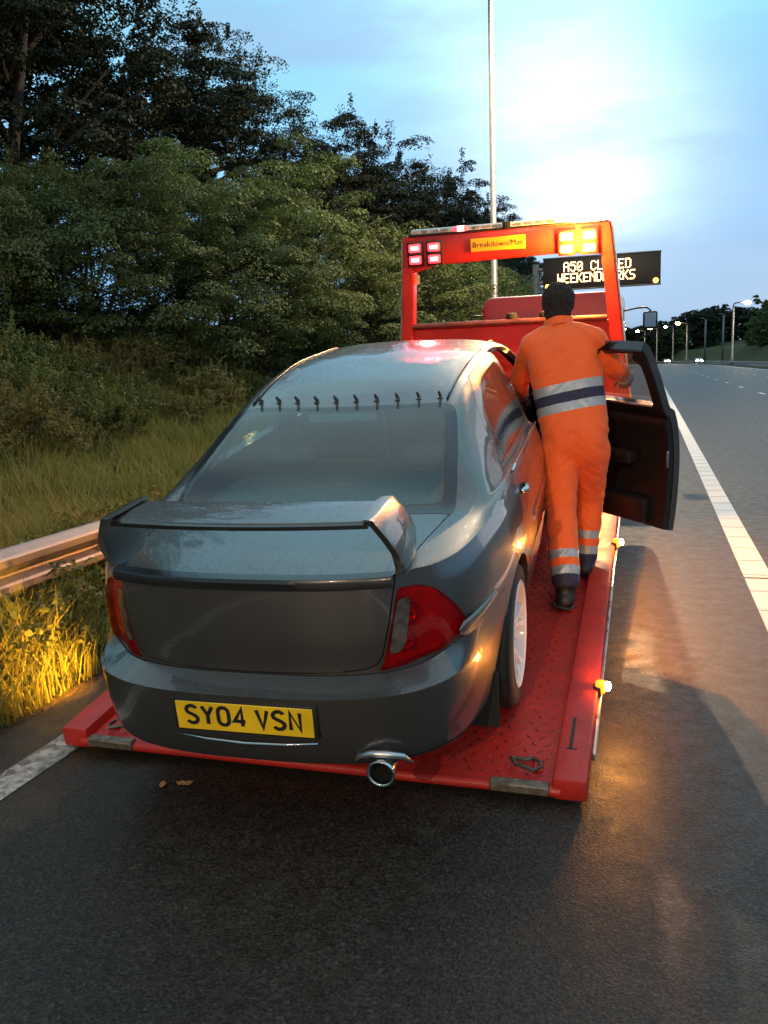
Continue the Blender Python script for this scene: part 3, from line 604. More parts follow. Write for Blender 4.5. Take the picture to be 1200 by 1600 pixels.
# ---- body surface: half shell x >= 0
PL = np.array([(0, -1.065), (.15, -1.063), (.30, -1.052), (.45, -1.022), (.56, -.975), (.645, -.905), (.708, -.82), (.768, -.66), (.812, -.42), (.852, 0), (.860, .5), (.858, 1.2), (.848, 2.0), (.825, 2.6), (.79, 3.15), (.71, 3.48), (.55, 3.64), (.30, 3.72), (0, 3.74)])
cl_ = np.r_[0, np.cumsum(np.hypot(*np.diff(PL, axis=0).T))]
def plan(s): return np.stack([pchip(cl_, PL[:, 0], s), pchip(cl_, PL[:, 1], s)], -1)
SMAX = cl_[-1]
def plan_n(s):
    a = plan(np.clip(s-0.01, 0, SMAX)); b = plan(np.clip(s+0.01, 0, SMAX)); d = b-a; d /= np.linalg.norm(d, axis=-1, keepdims=True)
    return np.stack([d[..., 1], -d[..., 0]], -1)
ss = np.linspace(0, SMAX, 4000); pp = plan(ss)
KN = 8
Z_side = np.array([.19, .24, .40, .56, .685, .80, .91, 1.0]); I_side = np.array([.10, .05, .02, .004, .0, .006, .022, .052])
Z_rear = np.array([.265, .29, .40, .566, .606, .72, .86, .955]); I_rear = np.array([.10, .015, -.012, -.022, .078, .074, .084, .098])
Z_frnt = np.array([.20, .25, .40, .52, .58, .64, .69, .74]); I_frnt = np.array([.10, .04, .0, .01, .012, .02, .04, .10])
def zsh(y): return pchip([-1.1, -.9, -.5, 0, .5, 1.2, 2.4, 2.9, 3.3, 3.6, 3.8], [.955, .957, .965, .975, .985, .992, .985, .93, .86, .77, .74], y)
row_t = np.array([0, .5, 1, 1.35, 1.7, 2, 2.25, 2.5, 2.8, 2.94, 3, 3.3, 3.55, 3.8, 4, 4.15, 4.35, 4.6, 4.8, 5, 5.2, 5.4, 5.6, 5.8, 6, 6.2, 6.4, 6.6, 6.8, 7])
def wrap_pts(s):
    P = plan(s); Nn = plan_n(s); P = P.copy()
    if s < 1e-6: Nn = np.array([0, -1.0])
    if s > SMAX-1e-6: Nn = np.array([0, 1.0])
    wr = float(sstep(0.16, 0.72, -Nn[1])); wf = float(sstep(0.30, 0.86, Nn[1])); ws = 1-wr-wf
    Zs = Z_side.copy(); zt_ = float(zsh(P[1])); Zs = Zs*1.0; Zs[5:] = np.interp(Zs[5:], [.685, 1.0], [.685, zt_])
    zz = wr*Z_rear + wf*Z_frnt + ws*Zs; ii = wr*I_rear + wf*I_frnt + ws*I_side
    k = np.arange(KN)
    zr = pchip(k, zz, row_t); ir = pchip(k, ii, row_t); lin = (row_t >= 3) & (row_t <= 4); irl = np.interp(row_t, k, ii); zrl = np.interp(row_t, k, zz); ir = np.where(lin, wr*irl+(1-wr)*ir, ir); zr = np.where(lin, wr*zrl+(1-wr)*zr, zr)
    out_ = np.stack([P[0]-Nn[0]*ir, P[1]-Nn[1]*ir, zr], -1); out_[:, 0] = np.maximum(out_[:, 0], 0)
    if s < 1e-6 or s > SMAX-1e-6: out_[:, 0] = 0
    return out_
# across parameter (1 at the side, 0 at the centre line)
U = np.r_[np.linspace(0, .12, 4)[:-1], np.linspace(.12, .45, 10)[:-1], np.linspace(.45, .55, 5)[:-1], np.linspace(.55, 1, 10)]
NU = len(U)-1
KU = [0, .05, .12, .28, .45, .50, .72, 1.0]
def fr_b(u): return pchip([0, .12, .28, .45, .72, 1], [1, .93, .85, .77, .42, 0], u)
sc_r = float(np.interp(.655, pp[:, 0][:2000], ss[:2000]))
sc_f = float(ss[np.where((pp[:, 1] > 3.2) & (pp[:, 0] < .70))[0][0]])
def inv_x(x, lo, hi):
    q = ss[(ss >= lo) & (ss <= hi)]; xx = plan(q)[:, 0]
    o_ = np.argsort(xx); return float(np.interp(x, xx[o_], q[o_]))
xr_c = plan(sc_r)[0]; xf_c = plan(sc_f)[0]
s_rear = [inv_x(fr_b(u)*xr_c, 0, sc_r) for u in U]          # corner -> centre
s_front = [inv_x(fr_b(u)*xf_c, sc_f, SMAX) for u in U]
s_side = np.linspace(sc_r, sc_f, 100)
S_all = list(reversed(s_rear))[:-1] + list(s_side) + s_front[1:]
WR = np.array([wrap_pts(s) for s in S_all])                  # [col][row][3]
nR = NU; c0, c1 = nR, nR+len(s_side)-1
side_top = WR[c0:c1+1, -1]; rear_top = WR[:c0+1, -1][::-1]; front_top = WR[c1:, -1]
# roof / glasshouse sections
def K3x(y): return pchip([-.9, -.30, 0, .35, .7, 1.2, 1.8, 2.25, 2.75, 3.2], [.50, .635, .600, .552, .558, .565, .56, .61, .70, .62], y)
def K3z(y): return pchip([-.9, -.30, 0, .35, .7, 1.2, 1.75, 1.95, 2.3, 2.78, 3.2], [.972, .990, 1.135, 1.288, 1.365, 1.41, 1.405, 1.37, 1.225, 1.0, .90], y)
def KCz(y): return pchip([-.95, -.6, -.30, 0, .35, .7, 1.2, 1.7, 1.95, 2.3, 2.78, 3.2, 3.75], [.964, .985, 1.0, 1.155, 1.312, 1.40, 1.452, 1.458, 1.43, 1.275, 1.03, .93, .76], y)
TOP = np.zeros((len(side_top), NU+1, 3))
for i, (xs_, ys_, zs_) in enumerate(side_top):
    cab_w = float(sstep(-.42, -.12, ys_) * (1-sstep(2.62, 2.86, ys_)))
    xk_b = np.array([fr_b(u)*xs_ for u in KU])
    zc = float(KCz(ys_)); 
    zk_b = zs_ + (zc-zs_)*np.array([0, .35, .55, .75, .88, .90, .97, 1.0])
    k3x, k3z = float(K3x(ys_)), float(K3z(ys_))
    xb, zb = xs_-.035, zs_+.022
    mxx, mzz = (xb+k3x)/2+.012, (zb+k3z)/2+.01
    xk_c = np.array([xs_, xs_-.022, xb, mxx, k3x, k3x-.045, k3x*.52, 0]); 
    zk_c = np.array([zs_, zs_+.016, zb, mzz, k3z, k3z+.016, zc-.012*(1), zc])
    zk_c[6] = k3z+.016+(zc-k3z-.016)*.80
    xk = xk_b+(xk_c-xk_b)*cab_w; zk = zk_b+(zk_c-zk_b)*cab_w
    TOP[i, :, 0] = pchip(KU, xk, U); TOP[i, :, 2] = pchip(KU, zk, U); TOP[i, :, 1] = ys_
# bow of the rear screen base / boot edge in plan, and exact joins front and rear
for i in range(len(side_top)):
    y = side_top[i, 1]
    wr = float(1-sstep(side_top[0, 1], -.36, y)); wf = float(sstep(2.9, side_top[-1, 1], y))
    TOP[i] += wr*(rear_top-TOP[0]) if i > 0 else 0
    TOP[i] += wf*(front_top-TOP[-1]) if 0 < i < len(side_top)-1 else 0
    b = 0.05*math.exp(-((y+.1)/.35)**2)
    TOP[i, :, 1] -= b*(1-(TOP[i, :, 0]/max(side_top[i, 0], .1))**2)
TOP[0] = rear_top; TOP[-1] = front_top
TOP[:, 0] = side_top

bm = B(); sid = bm.faces.layers.int.new('sid'); pid = bm.faces.layers.int.new('pid')
Vw = [[bm.verts.new(p) for p in col] for col in WR]
for i in range(len(WR)-1):
    for j in range(len(row_t)-1):
        f = bm.faces.new((Vw[i][j], Vw[i+1][j], Vw[i+1][j+1], Vw[i][j+1])); f[sid] = 1
        mid = (i+.5)
        # bumper: below the seam row, behind the rear wheel arch
        if row_t[j] < 4 and WR[i][j][1] < -.30: f[pid] = 1
Vt = [[bm.verts.new(p) for p in row] for row in TOP]
for i in range(len(TOP)-1):
    for j in range(NU):
        f = bm.faces.new((Vt[i][j], Vt[i+1][j], Vt[i+1][j+1], Vt[i][j+1])); f[sid] = 2
bmesh.ops.remove_doubles(bm, verts=bm.verts, dist=2e-4)
bmesh.ops.dissolve_degenerate(bm, edges=bm.edges, dist=1e-5)
bmesh.ops.recalc_face_normals(bm, faces=bm.faces)
ctr = Vector((0, 1.2, .6)); 
if sum(f.normal.dot(f.calc_center_median()-ctr)*f.calc_area() for f in bm.faces) < 0: bmesh.ops.reverse_faces(bm, faces=bm.faces)

AXI = {'x': (1, 2), 'y': (0, 2), 'z': (0, 1)}
def inpoly(p, poly):
    r = False; n = len(poly)
    for i in range(n):
        (x1, y1), (x2, y2) = poly[i], poly[i-1]
        if (y1 > p[1]) != (y2 > p[1]) and p[0] < (x2-x1)*(p[1]-y1)/(y2-y1)+x1: r = not r
    return r
def rounded(poly, r, n=4):
    out_ = []; m_ = len(poly)
    for i in range(m_):
        p0, p1, p2 = (Vector(poly[i-1]), Vector(poly[i]), Vector(poly[(i+1) % m_]))
        rr = r[i] if isinstance(r, (list, tuple)) else r
        if rr <= 0: out_.append(tuple(p1)); continue
        a = (p0-p1); b = (p2-p1); ra = min(rr, a.length*.45); rb = min(rr, b.length*.45)
        A_, C_ = p1+a.normalized()*ra, p1+b.normalized()*rb
        for k in range(n+1):
            t = k/n; out_.append(tuple(A_*(1-t)**2 + p1*2*t*(1-t) + C_*t*t))
    return out_
def cut(poly, axis, newpid, cond, only=None):
    """cut the shell along an outline projected down AXIS and give the faces inside it the part id NEWPID"""
    ia, ib = AXI[axis]; n = len(poly)
    for i in range(n):
        p, q = Vector(poly[i]), Vector(poly[(i+1) % n]); d = q-p
        if d.length < 1e-6: continue
        nn = Vector((-d.y, d.x)).normalized()
        no = [0, 0, 0]; no[ia], no[ib] = nn.x, nn.y; co = [0, 0, 0]; co[ia], co[ib] = p.x, p.y
        lo = (min(p.x, q.x)-.012, min(p.y, q.y)-.012); hi = (max(p.x, q.x)+.012, max(p.y, q.y)+.012)
        fs = []
        for f in bm.faces:
            cs = [v.co for v in f.verts]
            if max(c[ia] for c in cs) < lo[0] or min(c[ia] for c in cs) > hi[0] or max(c[ib] for c in cs) < lo[1] or min(c[ib] for c in cs) > hi[1]: continue
            if cond(f): fs.append(f)
        if fs:
            g = list({e for f in fs for e in f.edges})+list({v for f in fs for v in f.verts})+fs
            bmesh.ops.bisect_plane(bm, geom=g, plane_co=co, plane_no=no, dist=1e-5)
    for f in bm.faces:
        if cond(f) and (only is None or f[pid] in only):
            c = f.calc_center_median()
            if inpoly((c[ia], c[ib]), poly): f[pid] = newpid
wrap = lambda f: f[sid] == 1
topf = lambda f: f[sid] == 2
rearw = lambda f: f[sid] == 1 and f.calc_center_median().y < -.55
sidew = lambda f: f[sid] == 1 and f.calc_center_median().x > .6
anyside = lambda f: f.calc_center_median().x > .50 and -.2 < f.calc_center_median().y < 2.6
P_BODY, P_BUMP, P_BOOT, P_TAIL, P_TCLR, P_SEAL, P_RWIN, P_RDOOR, P_FDOOR, P_RGL, P_FGL, P_QGL, P_ARCH, P_WSC, P_BON, P_DSEAL, P_FBUMP = range(17)
for f in bm.faces:                                             # front bumper
    c = f.calc_center_median()
    if f[sid] == 1 and c.y > AX+.5 and c.z < .60: f[pid] = P_FBUMP
boot_rear = [(-.01, 1.1), (.528, 1.1), (.532, .94), (.512, .80), (.482, .672), (.462, .640), (.425, .624), (.32, .615), (.15, .610), (-.01, .608)]
cut(boot_rear, 'y', P_BOOT, rearw)
tail = rounded([(.537, .908), (.60, .900), (.655, .872), (.695, .82), (.725, .765), (.738, .715), (.722, .672), (.66, .640), (.56, .620), (.463, .612), (.486, .66), (.517, .80)], 0.012, 2)
cut(tail, 'y', P_TAIL, rearw, only=(P_BODY, P_BUMP, P_BOOT))
clr = rounded([(.537, .868), (.576, .868), (.570, .80), (.556, .70), (.538, .672), (.500, .672), (.524, .80)], 0.015, 2)
cut(clr, 'y', P_TCLR, rearw, only=(P_TAIL,))
cut([(-.01, -1.3), (.531, -1.3), (.536, -.90), (.578, -.60), (.624, -.322), (.40, -.345), (.20, -.355), (-.01, -.36)], 'z', P_BOOT, topf)
rw_o = rounded([(-.01, -.36), (.20, -.355), (.40, -.345), (.636, -.322), (.622, -.15), (.594, .05), (.562, .25), (.528, .375), (.30, .352), (.10, .342), (-.01, .341)], [0, 0, 0, .05, 0, 0, 0, .07, 0, 0, 0])
cut(rw_o, 'z', P_SEAL, topf)
rw_i = rounded([(-.01, -.285), (.20, -.282), (.40, -.272), (.578, -.258), (.566, -.10), (.545, .05), (.515, .22), (.486, .335), (.30, .322), (.10, .312), (-.01, .311)], [0, 0, 0, .04, 0, 0, 0, .06, 0, 0, 0])
cut(rw_i, 'z', P_RWIN, topf, only=(P_SEAL,))
# doors, side windows
rdoor = [(1.32, .255), (1.32, 1.43), (1.0, 1.415), (.72, 1.385), (.52, 1.30), (.36, 1.14), (.235, 1.005), (.20, .93), (.215, .82), (.29, .715), (.385, .60), (.45, .45), (.475, .30), (.49, .255)]
cut(rounded(rdoor, [0, 0, .1, .1, .1, .05, .05, .05, .06, .06, .06, .06, .02, 0], 3), 'x', P_RDOOR, lambda f: f.calc_center_median().x > .50 and (f[sid] == 1 or f.calc_center_median().x > .545), only=(P_BODY,))
fdoor = [(1.335, .255), (1.335, 1.43), (1.70, 1.405), (1.95, 1.36), (2.42, 1.055), (2.44, .95), (2.42, .60), (2.40, .255)]
cut(rounded(fdoor, [0, 0, .05, .12, .05, 0, .1, 0], 3), 'x', P_FDOOR, lambda f: f.calc_center_median().x > .50 and (f[sid] == 1 or f.calc_center_median().x > .545), only=(P_BODY,))
rgl = rounded([(1.245, 1.045), (1.245, 1.375), (1.0, 1.37), (.76, 1.345), (.58, 1.26), (.50, 1.18), (.46, 1.045)], [.02, .03, .1, .1, .06, .05, .03], 3)
cut(rgl, 'x', P_RGL, lambda f: topf(f) and f.calc_center_median().x > .53, only=(P_RDOOR, P_BODY))
qgl = rounded([(.435, 1.045), (.475, 1.165), (.38, 1.115), (.285, 1.04)], [.015, .02, .03, .02], 3)
cut(qgl, 'x', P_QGL, lambda f: topf(f) and f.calc_center_median().x > .53, only=(P_RDOOR, P_BODY))
fgl = rounded([(1.405, 1.045), (1.405, 1.375), (1.70, 1.365), (1.90, 1.325), (2.33, 1.045)], [.02, .03, .08, .1, .04], 3)
cut(fgl, 'x', P_FGL, lambda f: topf(f) and f.calc_center_median().x > .53, only=(P_FDOOR,))
# windscreen and bonnet
cut(rounded([(-.01, 1.97), (.50, 1.94), (.62, 2.62), (.60, 2.74), (.3, 2.80), (-.01, 2.82)], [0, .06, .05, .05, 0, 0]), 'z', P_WSC, topf, only=(P_BODY,))
cut([(-.01, 2.86), (.3, 2.84), (.64, 2.78), (.62, 3.2), (.52, 3.52), (-.01, 3.62)], 'z', P_BON, topf, only=(P_BODY,))
# wheel arches are cut away
for (ya, zc_, rr) in ((0.0, .335, .356), (AX, .335, .356)):
    cut([(ya+rr*math.cos(2*PI*k/40), zc_+rr*math.sin(2*PI*k/40)) for k in range(40)], 'x', P_ARCH, sidew)
bmesh.ops.delete(bm, geom=[f for f in bm.faces if f[pid] == P_ARCH], context='FACES')
CAR_BM = bm

def part_bm(ids, sides):
    """copy the faces with part ids in IDS; sides: 1 right, -1 left, 0 both (welded on the centre line)"""
    n = B(); mp_ = {}
    for s in ((1, -1) if sides == 0 else (sides,)):
        mp_ = {}
        for f in CAR_BM.faces:
            if f[pid] in ids:
                vs = []
                for v in f.verts:
                    if v not in mp_: mp_[v] = n.verts.new((s*v.co.x, v.co.y, v.co.z))
                    vs.append(mp_[v])
                try: n.faces.new(vs if s > 0 else vs[::-1])
                except ValueError: pass
    bmesh.ops.remove_doubles(n, verts=n.verts, dist=1e-4)
    return n
def panel_gap(b, gap=0.003, depth=0.02):
    """draw the panel's edge in by the shut gap and fold a return flange inwards"""
    b.normal_update()
    be = [e for e in b.edges if e.is_boundary]
    if not be: return b
    info = {}
    for e in be:
        f = e.link_faces[0]; d = (e.verts[1].co-e.verts[0].co)
        if d.length < 1e-9: continue
        inw = f.normal.cross(d).normalized()
        if inw.dot(f.calc_center_median()-e.verts[0].co) < 0: inw = -inw
        for v in e.verts:
            a = info.setdefault(v, [Vector(), Vector()]); a[0] += inw; a[1] += f.normal
    for v, (inw, nn) in info.items():
        if inw.length > 1e-6 and gap: v.co += inw.normalized()*gap
    r = bmesh.ops.extrude_edge_only(b, edges=be)
    src = {tuple(round(c, 6) for c in v.co): nn.normalized() for v, (i_, nn) in info.items()}
    for v in [g for g in r['geom'] if isinstance(g, bmesh.types.BMVert)]:
        nn = src.get(tuple(round(c, 6) for c in v.co))
        if nn: v.co -= nn*depth
    return b
def cp(name, ids, sides, m, gap=0.0025, depth=0.02, parent=None, ang=32):
    b = part_bm(ids, sides); panel_gap(b, gap, depth)
    return obj(name, b, m, parent or car, angle=ang)
cp('body', (P_BODY,), 0, paint, 0.0, 0.03)
cp('rear_bumper', (P_BUMP,), 0, paint, 0.003, 0.03, ang=17)
cp('front_bumper', (P_FBUMP,), 0, paint, 0.002, 0.03)
boot = cp('boot_lid', (P_BOOT,), 0, paint, 0.0048, 0.03)
cp('bonnet', (P_BON,), 0, paint, 0.003, 0.02)
wseal = cp('rear_window', (P_SEAL,), 0, seal, 0.001, 0.012)
cp('window_glass', (P_RWIN,), 0, rear_glass, 0.0, 0.004, wseal)
cp('windscreen', (P_WSC,), 0, side_glass, 0.001, 0.006)
for s in (1, -1):
    tl = cp('tail_light', (P_TAIL,), s, lens_red, 0.002, 0.03)
    cp('clear_lens', (P_TCLR,), s, lens_clear, 0.0015, 0.012, tl)
    # reflector plate and two round bowls behind the red lens
    bb = part_bm((P_TAIL, P_TCLR), s); bb.normal_update(); off = {v: v.normal.copy() for v in bb.verts}
    for v, n_ in off.items(): v.co -= n_*.028
    rp = obj('reflector', bb, lamp_back, tl)
    for (bx_, bz_, rr_) in ((.600, .70, .040), (.615, .80, .046)):
        q_ = wrap_pts(inv_x(bx_, 0, sc_r)); yy_ = float(np.interp(bz_, q_[:, 2], q_[:, 1])); xx_ = float(np.interp(bz_, q_[:, 2], q_[:, 0]))
        b = B(); lathe(b, [(rr_, .0), (rr_*.96, -.004), (rr_*.7, .012), (rr_*.25, .022), (.012, .016), (.010, -.004), (0, -.006)], 20, TR(s*xx_, yy_+.024, bz_) @ RZ(s*.7) @ RX(-PI/2)); obj('bowl', b, chrome, rp)
    rd = cp('rear_door', (P_RDOOR,), s, paint, 0.003, 0.03)
    cp('window_glass', (P_RGL,), s, side_glass, 0.001, 0.008, rd)
    cp('quarter_glass', (P_QGL,), s, side_glass, 0.001, 0.008, rd)
    # black seal round the side glass
    if s < 0:
        fd = cp('front_door', (P_FDOOR,), s, paint, 0.003, 0.03)
        cp('window_glass', (P_FGL,), s, side_glass, 0.001, 0.008, fd)
# ---- open right front door
HX, HY, ANG = 0.82, 2.40, math.radians(46)
MD = TR(HX, HY, 0) @ RZ(ANG) @ TR(-HX, -HY, 0)
b = part_bm((P_FDOOR,), 1); panel_gap(b, 0.003, 0.05); bmesh.ops.transform(b, matrix=MD, verts=b.verts)
fd = obj('front_door', b, paint, car, angle=32); fd['label'] = 'open front door seen from its dark inner side'
b = part_bm((P_FGL,), 1); panel_gap(b, 0.001, 0.004); 
for v in b.verts: v.co.x -= 0.012
bmesh.ops.transform(b, matrix=MD, verts=b.verts); obj('window_glass', b, door_glass, fd, angle=32)
b = part_bm((P_FDOOR,), 1); b.normal_update()
off = {v: v.normal.copy() for v in b.verts}
for v, n_ in off.items(): v.co -= n_*(0.058 + 0.035*float(1-sstep(.93, 1.01, v.co.z)))
bmesh.ops.reverse_faces(b, faces=b.faces); panel_gap(b, 0.006, 0.045); bmesh.ops.transform(b, matrix=MD, verts=b.verts)
ip = obj('inner_panel', b, trim, fd, angle=32)
def dbox(name, lo, hi, m, par, bev):
    b = B(); box(b, lo, hi, bev=bev); bmesh.ops.transform(b, matrix=MD, verts=b.verts); return obj(name, b, m, par)
b = B(); lathe(b, [(.0, .008), (.055, .008), (.07, .004), (.075, -.004)], 24, TR(.695, 2.18, .42) @ RY(-PI/2)); bmesh.ops.transform(b, matrix=MD, verts=b.verts); obj('speaker', b, black_plastic, ip)
dbox('armrest', (.655, 1.55, .66), (.745, 2.05, .74), trim, ip, .02)
dbox('door_pocket', (.675, 1.45, .30), (.745, 2.15, .46), trim, ip, .02)
dbox('door_pull', (.665, 1.95, .80), (.715, 2.12, .85), chrome, ip, .012)
dbox('door_latch', (.745, 1.335, .66), (.765, 1.345, .76), chrome, fd, .004)
dbox('waist_seal', (.700, 1.39, 1.018), (.712, 2.30, 1.030), alu, ip, .003)
# door handles
def handle(side, y, z, x, par, M=None):
    b = B(); lathe(b, [(0.0, -.012), (.030, -.012), (.036, .0), (.040, .004)], 20, TR(x, y, z) @ RY(PI/2) ); 
    if side < 0:
        for v in b.verts: v.co.x *= -1
        bmesh.ops.reverse_faces(b, faces=b.faces)
    if M: bmesh.ops.transform(b, matrix=M, verts=b.verts)
    h_ = obj('handle_cup', b, paint, par)
    b = B(); tube(b, [(side*(x+.004), y-.055, z+.012), (side*(x+.022), y-.03, z+.014), (side*(x+.024), y+.04, z+.014), (side*(x+.006), y+.065, z+.012)], [.011, .014, .014, .010], 10)
    if M: bmesh.ops.transform(b, matrix=M, verts=b.verts)
    obj('door_handle', b, chrome if side > 0 else paint, par)
rdo = [o for o in car.children if o.name.startswith('rear_door')]
handle(1, .33, .90, .832, rdo[0]); handle(-1, .33, .90, .832, rdo[1])
handle(1, 1.47, .90, .838, fd, MD)
# rubbing strips along the flank, following the shell
def flank(y, z):
    best = None
    P = plan(ss); k = np.argmin(np.abs(P[:2600, 1]-y) + (P[:2600, 0] < .5)*9); return P[k, 0]
for s in (1, -1):
    for (ya, yb) in ((-.78 if s > 0 else -.60, -.40), (.52, 1.30)):
        b = B(); R = []
        for y in np.linspace(ya, yb, 14):
            x = flank(y, .68); pin = .35 if (y in (ya, yb)) else 1
            R.append([b.verts.new((s*(x+o_*pin-.004), y, .70+h_*pin)) for (o_, h_) in ((0, .030), (.010, .024), (.012, 0), (.010, -.024), (0, -.030))])
        for a, c in zip(R, R[1:]):
            for k in range(4): b.faces.new((a[k], a[k+1], c[k+1], c[k]))
        bmesh.ops.recalc_face_normals(b, faces=b.faces); obj('rubbing_strip', b, paint, car)
# light-catching lip low on the bumper corners
for s in (1, -1):
    b = B(); P = []
    for q in np.linspace(inv_x(.42, 0, sc_r), float(ss[np.where((pp[:, 1] > -.42) & (pp[:, 0] > .7))[0][0]]), 22):
        w_ = wrap_pts(q); P.append((s*(w_[2][0]+.001), w_[2][1]-.001, w_[2][2]+.012))
    tube(b, P, [.002]+[.0065]*20+[.002], 6); obj('bumper_lip', b, paint, car)
# ---- boot trim, spoiler
b = B(); R = []
for x in np.linspace(-.532, .532, 25):
    w_ = wrap_pts(inv_x(abs(x)*1.0, 0, sc_r)); yy, zz = w_[-1][1], w_[-1][2]
    R.append([b.verts.new((x, yy+o_, zz+h_)) for (o_, h_) in ((.020, .016), (-.022, .012), (-.030, .0), (-.028, -.026), (.0, -.030))])
for a, c in zip(R, R[1:]):
    for k in range(4): b.faces.new((a[k], a[k+1], c[k+1], c[k]))
bmesh.ops.recalc_face_normals(b, faces=b.faces); obj('boot_trim', b, seal, boot)
spo = None
b = B(); R = []
for x in np.linspace(-.476, .476, 17):
    bow = .035*(1-(x/.476)**2); R.append([b.verts.new((x, y, z)) for (y, z) in ((-.965-bow, 1.160), (-.955-bow, 1.172), (-.85-bow*.8, 1.180), (-.74-bow*.5, 1.176), (-.725-bow*.5, 1.162), (-.74-bow*.5, 1.148), (-.85-bow*.8, 1.150), (-.955-bow, 1.150))])
n_ = len(R[0])
for a, c in zip(R, R[1:]):
    for k in range(n_): b.faces.new((a[k], a[(k+1) % n_], c[(k+1) % n_], c[k]))
b.faces.new(R[0]); b.faces.new(R[-1][::-1]); bmesh.ops.recalc_face_normals(b, faces=b.faces); spo = obj('spoiler', b, paint, boot)
b = B(); R = []
for x in np.linspace(-.476, .476, 17):
    bow = .035*(1-(x/.476)**2); R.append([b.verts.new((x, -.966-bow+dy, z)) for (dy, z) in ((.006, 1.166), (-.006, 1.164), (-.006, 1.150), (.006, 1.148))])
for a, c in zip(R, R[1:]):
    for k in range(4): b.faces.new((a[k], a[(k+1) % 4], c[(k+1) % 4], c[k]))
b.faces.new(R[0]); b.faces.new(R[-1][::-1]); bmesh.ops.recalc_face_normals(b, faces=b.faces); obj('spoiler_edge', b, seal, spo)
for s in (1, -1):
    b = B(); R = []
    # end plates: lean outwards going down to the boot edge
    for (xa, z, y0, y1) in ((.460, 1.186, -.985, -.715), (.477, 1.182, -.988, -.70), (.518, 1.11, -.965, -.66), (.540, 1.05, -.935, -.65), (.542, .99, -.905, -.665), (.535, .962, -.89, -.69)):
        R.append([b.verts.new((s*(xa+o_), y, z)) for (y, o_) in ((y0, 0), (y0, .024), (y0+.06, .032), (y1-.06, .032), (y1, .020), (y1, 0), (y1-.05, -.008), (y0+.05, -.008))])
    n_ = 8
    for a, c in zip(R, R[1:]):
        for k in range(n_): b.faces.new((a[k], a[(k+1) % n_], c[(k+1) % n_], c[k]))
    b.faces.new(R[0]); b.faces.new(R[-1][::-1]); bmesh.ops.recalc_face_normals(b, faces=b.faces)
    obj('end_plate', b, paint, spo, angle=50)
# ---- roof fins along the rear edge of the roof
for k in range(10):
    x = -.455 + .101*k
    yy = .392 + .03*(abs(x)/.46)**2; zz = float(KCz(yy)) - (float(KCz(yy))-float(K3z(yy))-.016)*(abs(x)/.50)**2*.9 - .002
    b = B(); pr = [(-.036, .037), (-.027, .042), (.026, .010), (.050, 0), (-.016, 0), (-.012, .012)]
    A_ = [b.verts.new((x-.0035, yy+p[0], zz+p[1])) for p in pr]; C_ = [b.verts.new((x+.0035, yy+p[0], zz+p[1])) for p in pr]
    b.faces.new(A_); b.faces.new(C_[::-1])
    for q in range(6): b.faces.new((A_[q], C_[q], C_[(q+1) % 6], A_[(q+1) % 6]))
    box(b, (x-.013, yy-.012, zz-.004), (x+.013, yy+.045, zz+.006), bev=.002, seg=1)
    bmesh.ops.recalc_face_normals(b, faces=b.faces); obj('roof_fin', b, black_plastic, car)
# roof joint strips
for s in (1, -1):
    b = B(); P = [(s*(float(K3x(y))-.062), y, float(K3z(y))+.024) for y in np.linspace(.40, 1.90, 20)]
    tube(b, P, .005, 6); obj('roof_strip', b, seal, car)
# bright waist strip on the rear door
for s in (1, -1):
    b = B(); tube(b, [(s*(float(np.interp(y, [.2, 1.3], [.794, .806]))), y, float(zsh(y))+.022) for y in np.linspace(.30, 1.30, 10)], .007, 6); obj('waist_seal', b, chrome, rdo[0] if s > 0 else rdo[1])
# ---- number plate
PY = -1.088
b = B(); box(b, (-.275, PY, .415), (.275, PY+.05, .545), bev=.008); pb = obj('plate_mount', b, black_plastic, car)
b = B(); box(b, (-.26, PY-.006, .426), (.26, PY-.001, .537), bev=.002, seg=1); npl = obj('number_plate', b, plate_y, car); npl['label'] = 'yellow number plate reading SY04 VSN'
def glyph(ch):
    def arc(cx, cz, rx, rz, a0, a1, n=10): return [(cx+rx*math.cos(math.radians(a0+(a1-a0)*k/n)), cz+rz*math.sin(math.radians(a0+(a1-a0)*k/n))) for k in range(n+1)]
    w, h = 36, 65
    return {'S': [arc(18, 49, 18, 16, 25, 90) + arc(18, 49, 18, 16, 90, 205)[1:] + [(8, 38), (28, 28)] + arc(18, 16, 18, 16, 20, -90) + arc(18, 16, 18, 16, -90, -155)[1:]],
            'Y': [[(0, 65), (18, 33), (36, 65)], [(18, 33), (18, 0)]],
            '0': [arc(18, 47, 18, 18, 0, 180) + arc(18, 18, 18, 18, 180, 360) + [(36, 47)]],
            '4': [[(27, 0), (27, 65), (0, 18), (37, 18)]],
            'V': [[(0, 65), (18, 0), (36, 65)]],
            'N': [[(2, 0), (2, 65), (34, 0), (34, 65)]]}[ch]
def stroke(b, P, w, M):
    P = [Vector((p[0], p[1])) for p in P]; L = []; R_ = []
    for i, p in enumerate(P):
        a = P[max(i-1, 0)]; c = P[min(i+1, len(P)-1)]
        if 0 < i < len(P)-1:
            d1, d2 = (p-a).normalized(), (c-p).normalized(); t = d1+d2
            t = t.normalized() if t.length > .2 else d2
            k = min(1.9, 1/max(.35, t.dot(d1)))
        else: t = (c-a).normalized(); k = 1
        nn = Vector((-t.y, t.x))*w/2*k; L.append(p+nn); R_.append(p-nn)
    VL = [b.verts.new(M @ Vector((q.x, 0, q.y))) for q in L]; VR = [b.verts.new(M @ Vector((q.x, 0, q.y))) for q in R_]
    for i in range(len(P)-1): b.faces.new((VL[i], VL[i+1], VR[i+1], VR[i]))
x = -.222
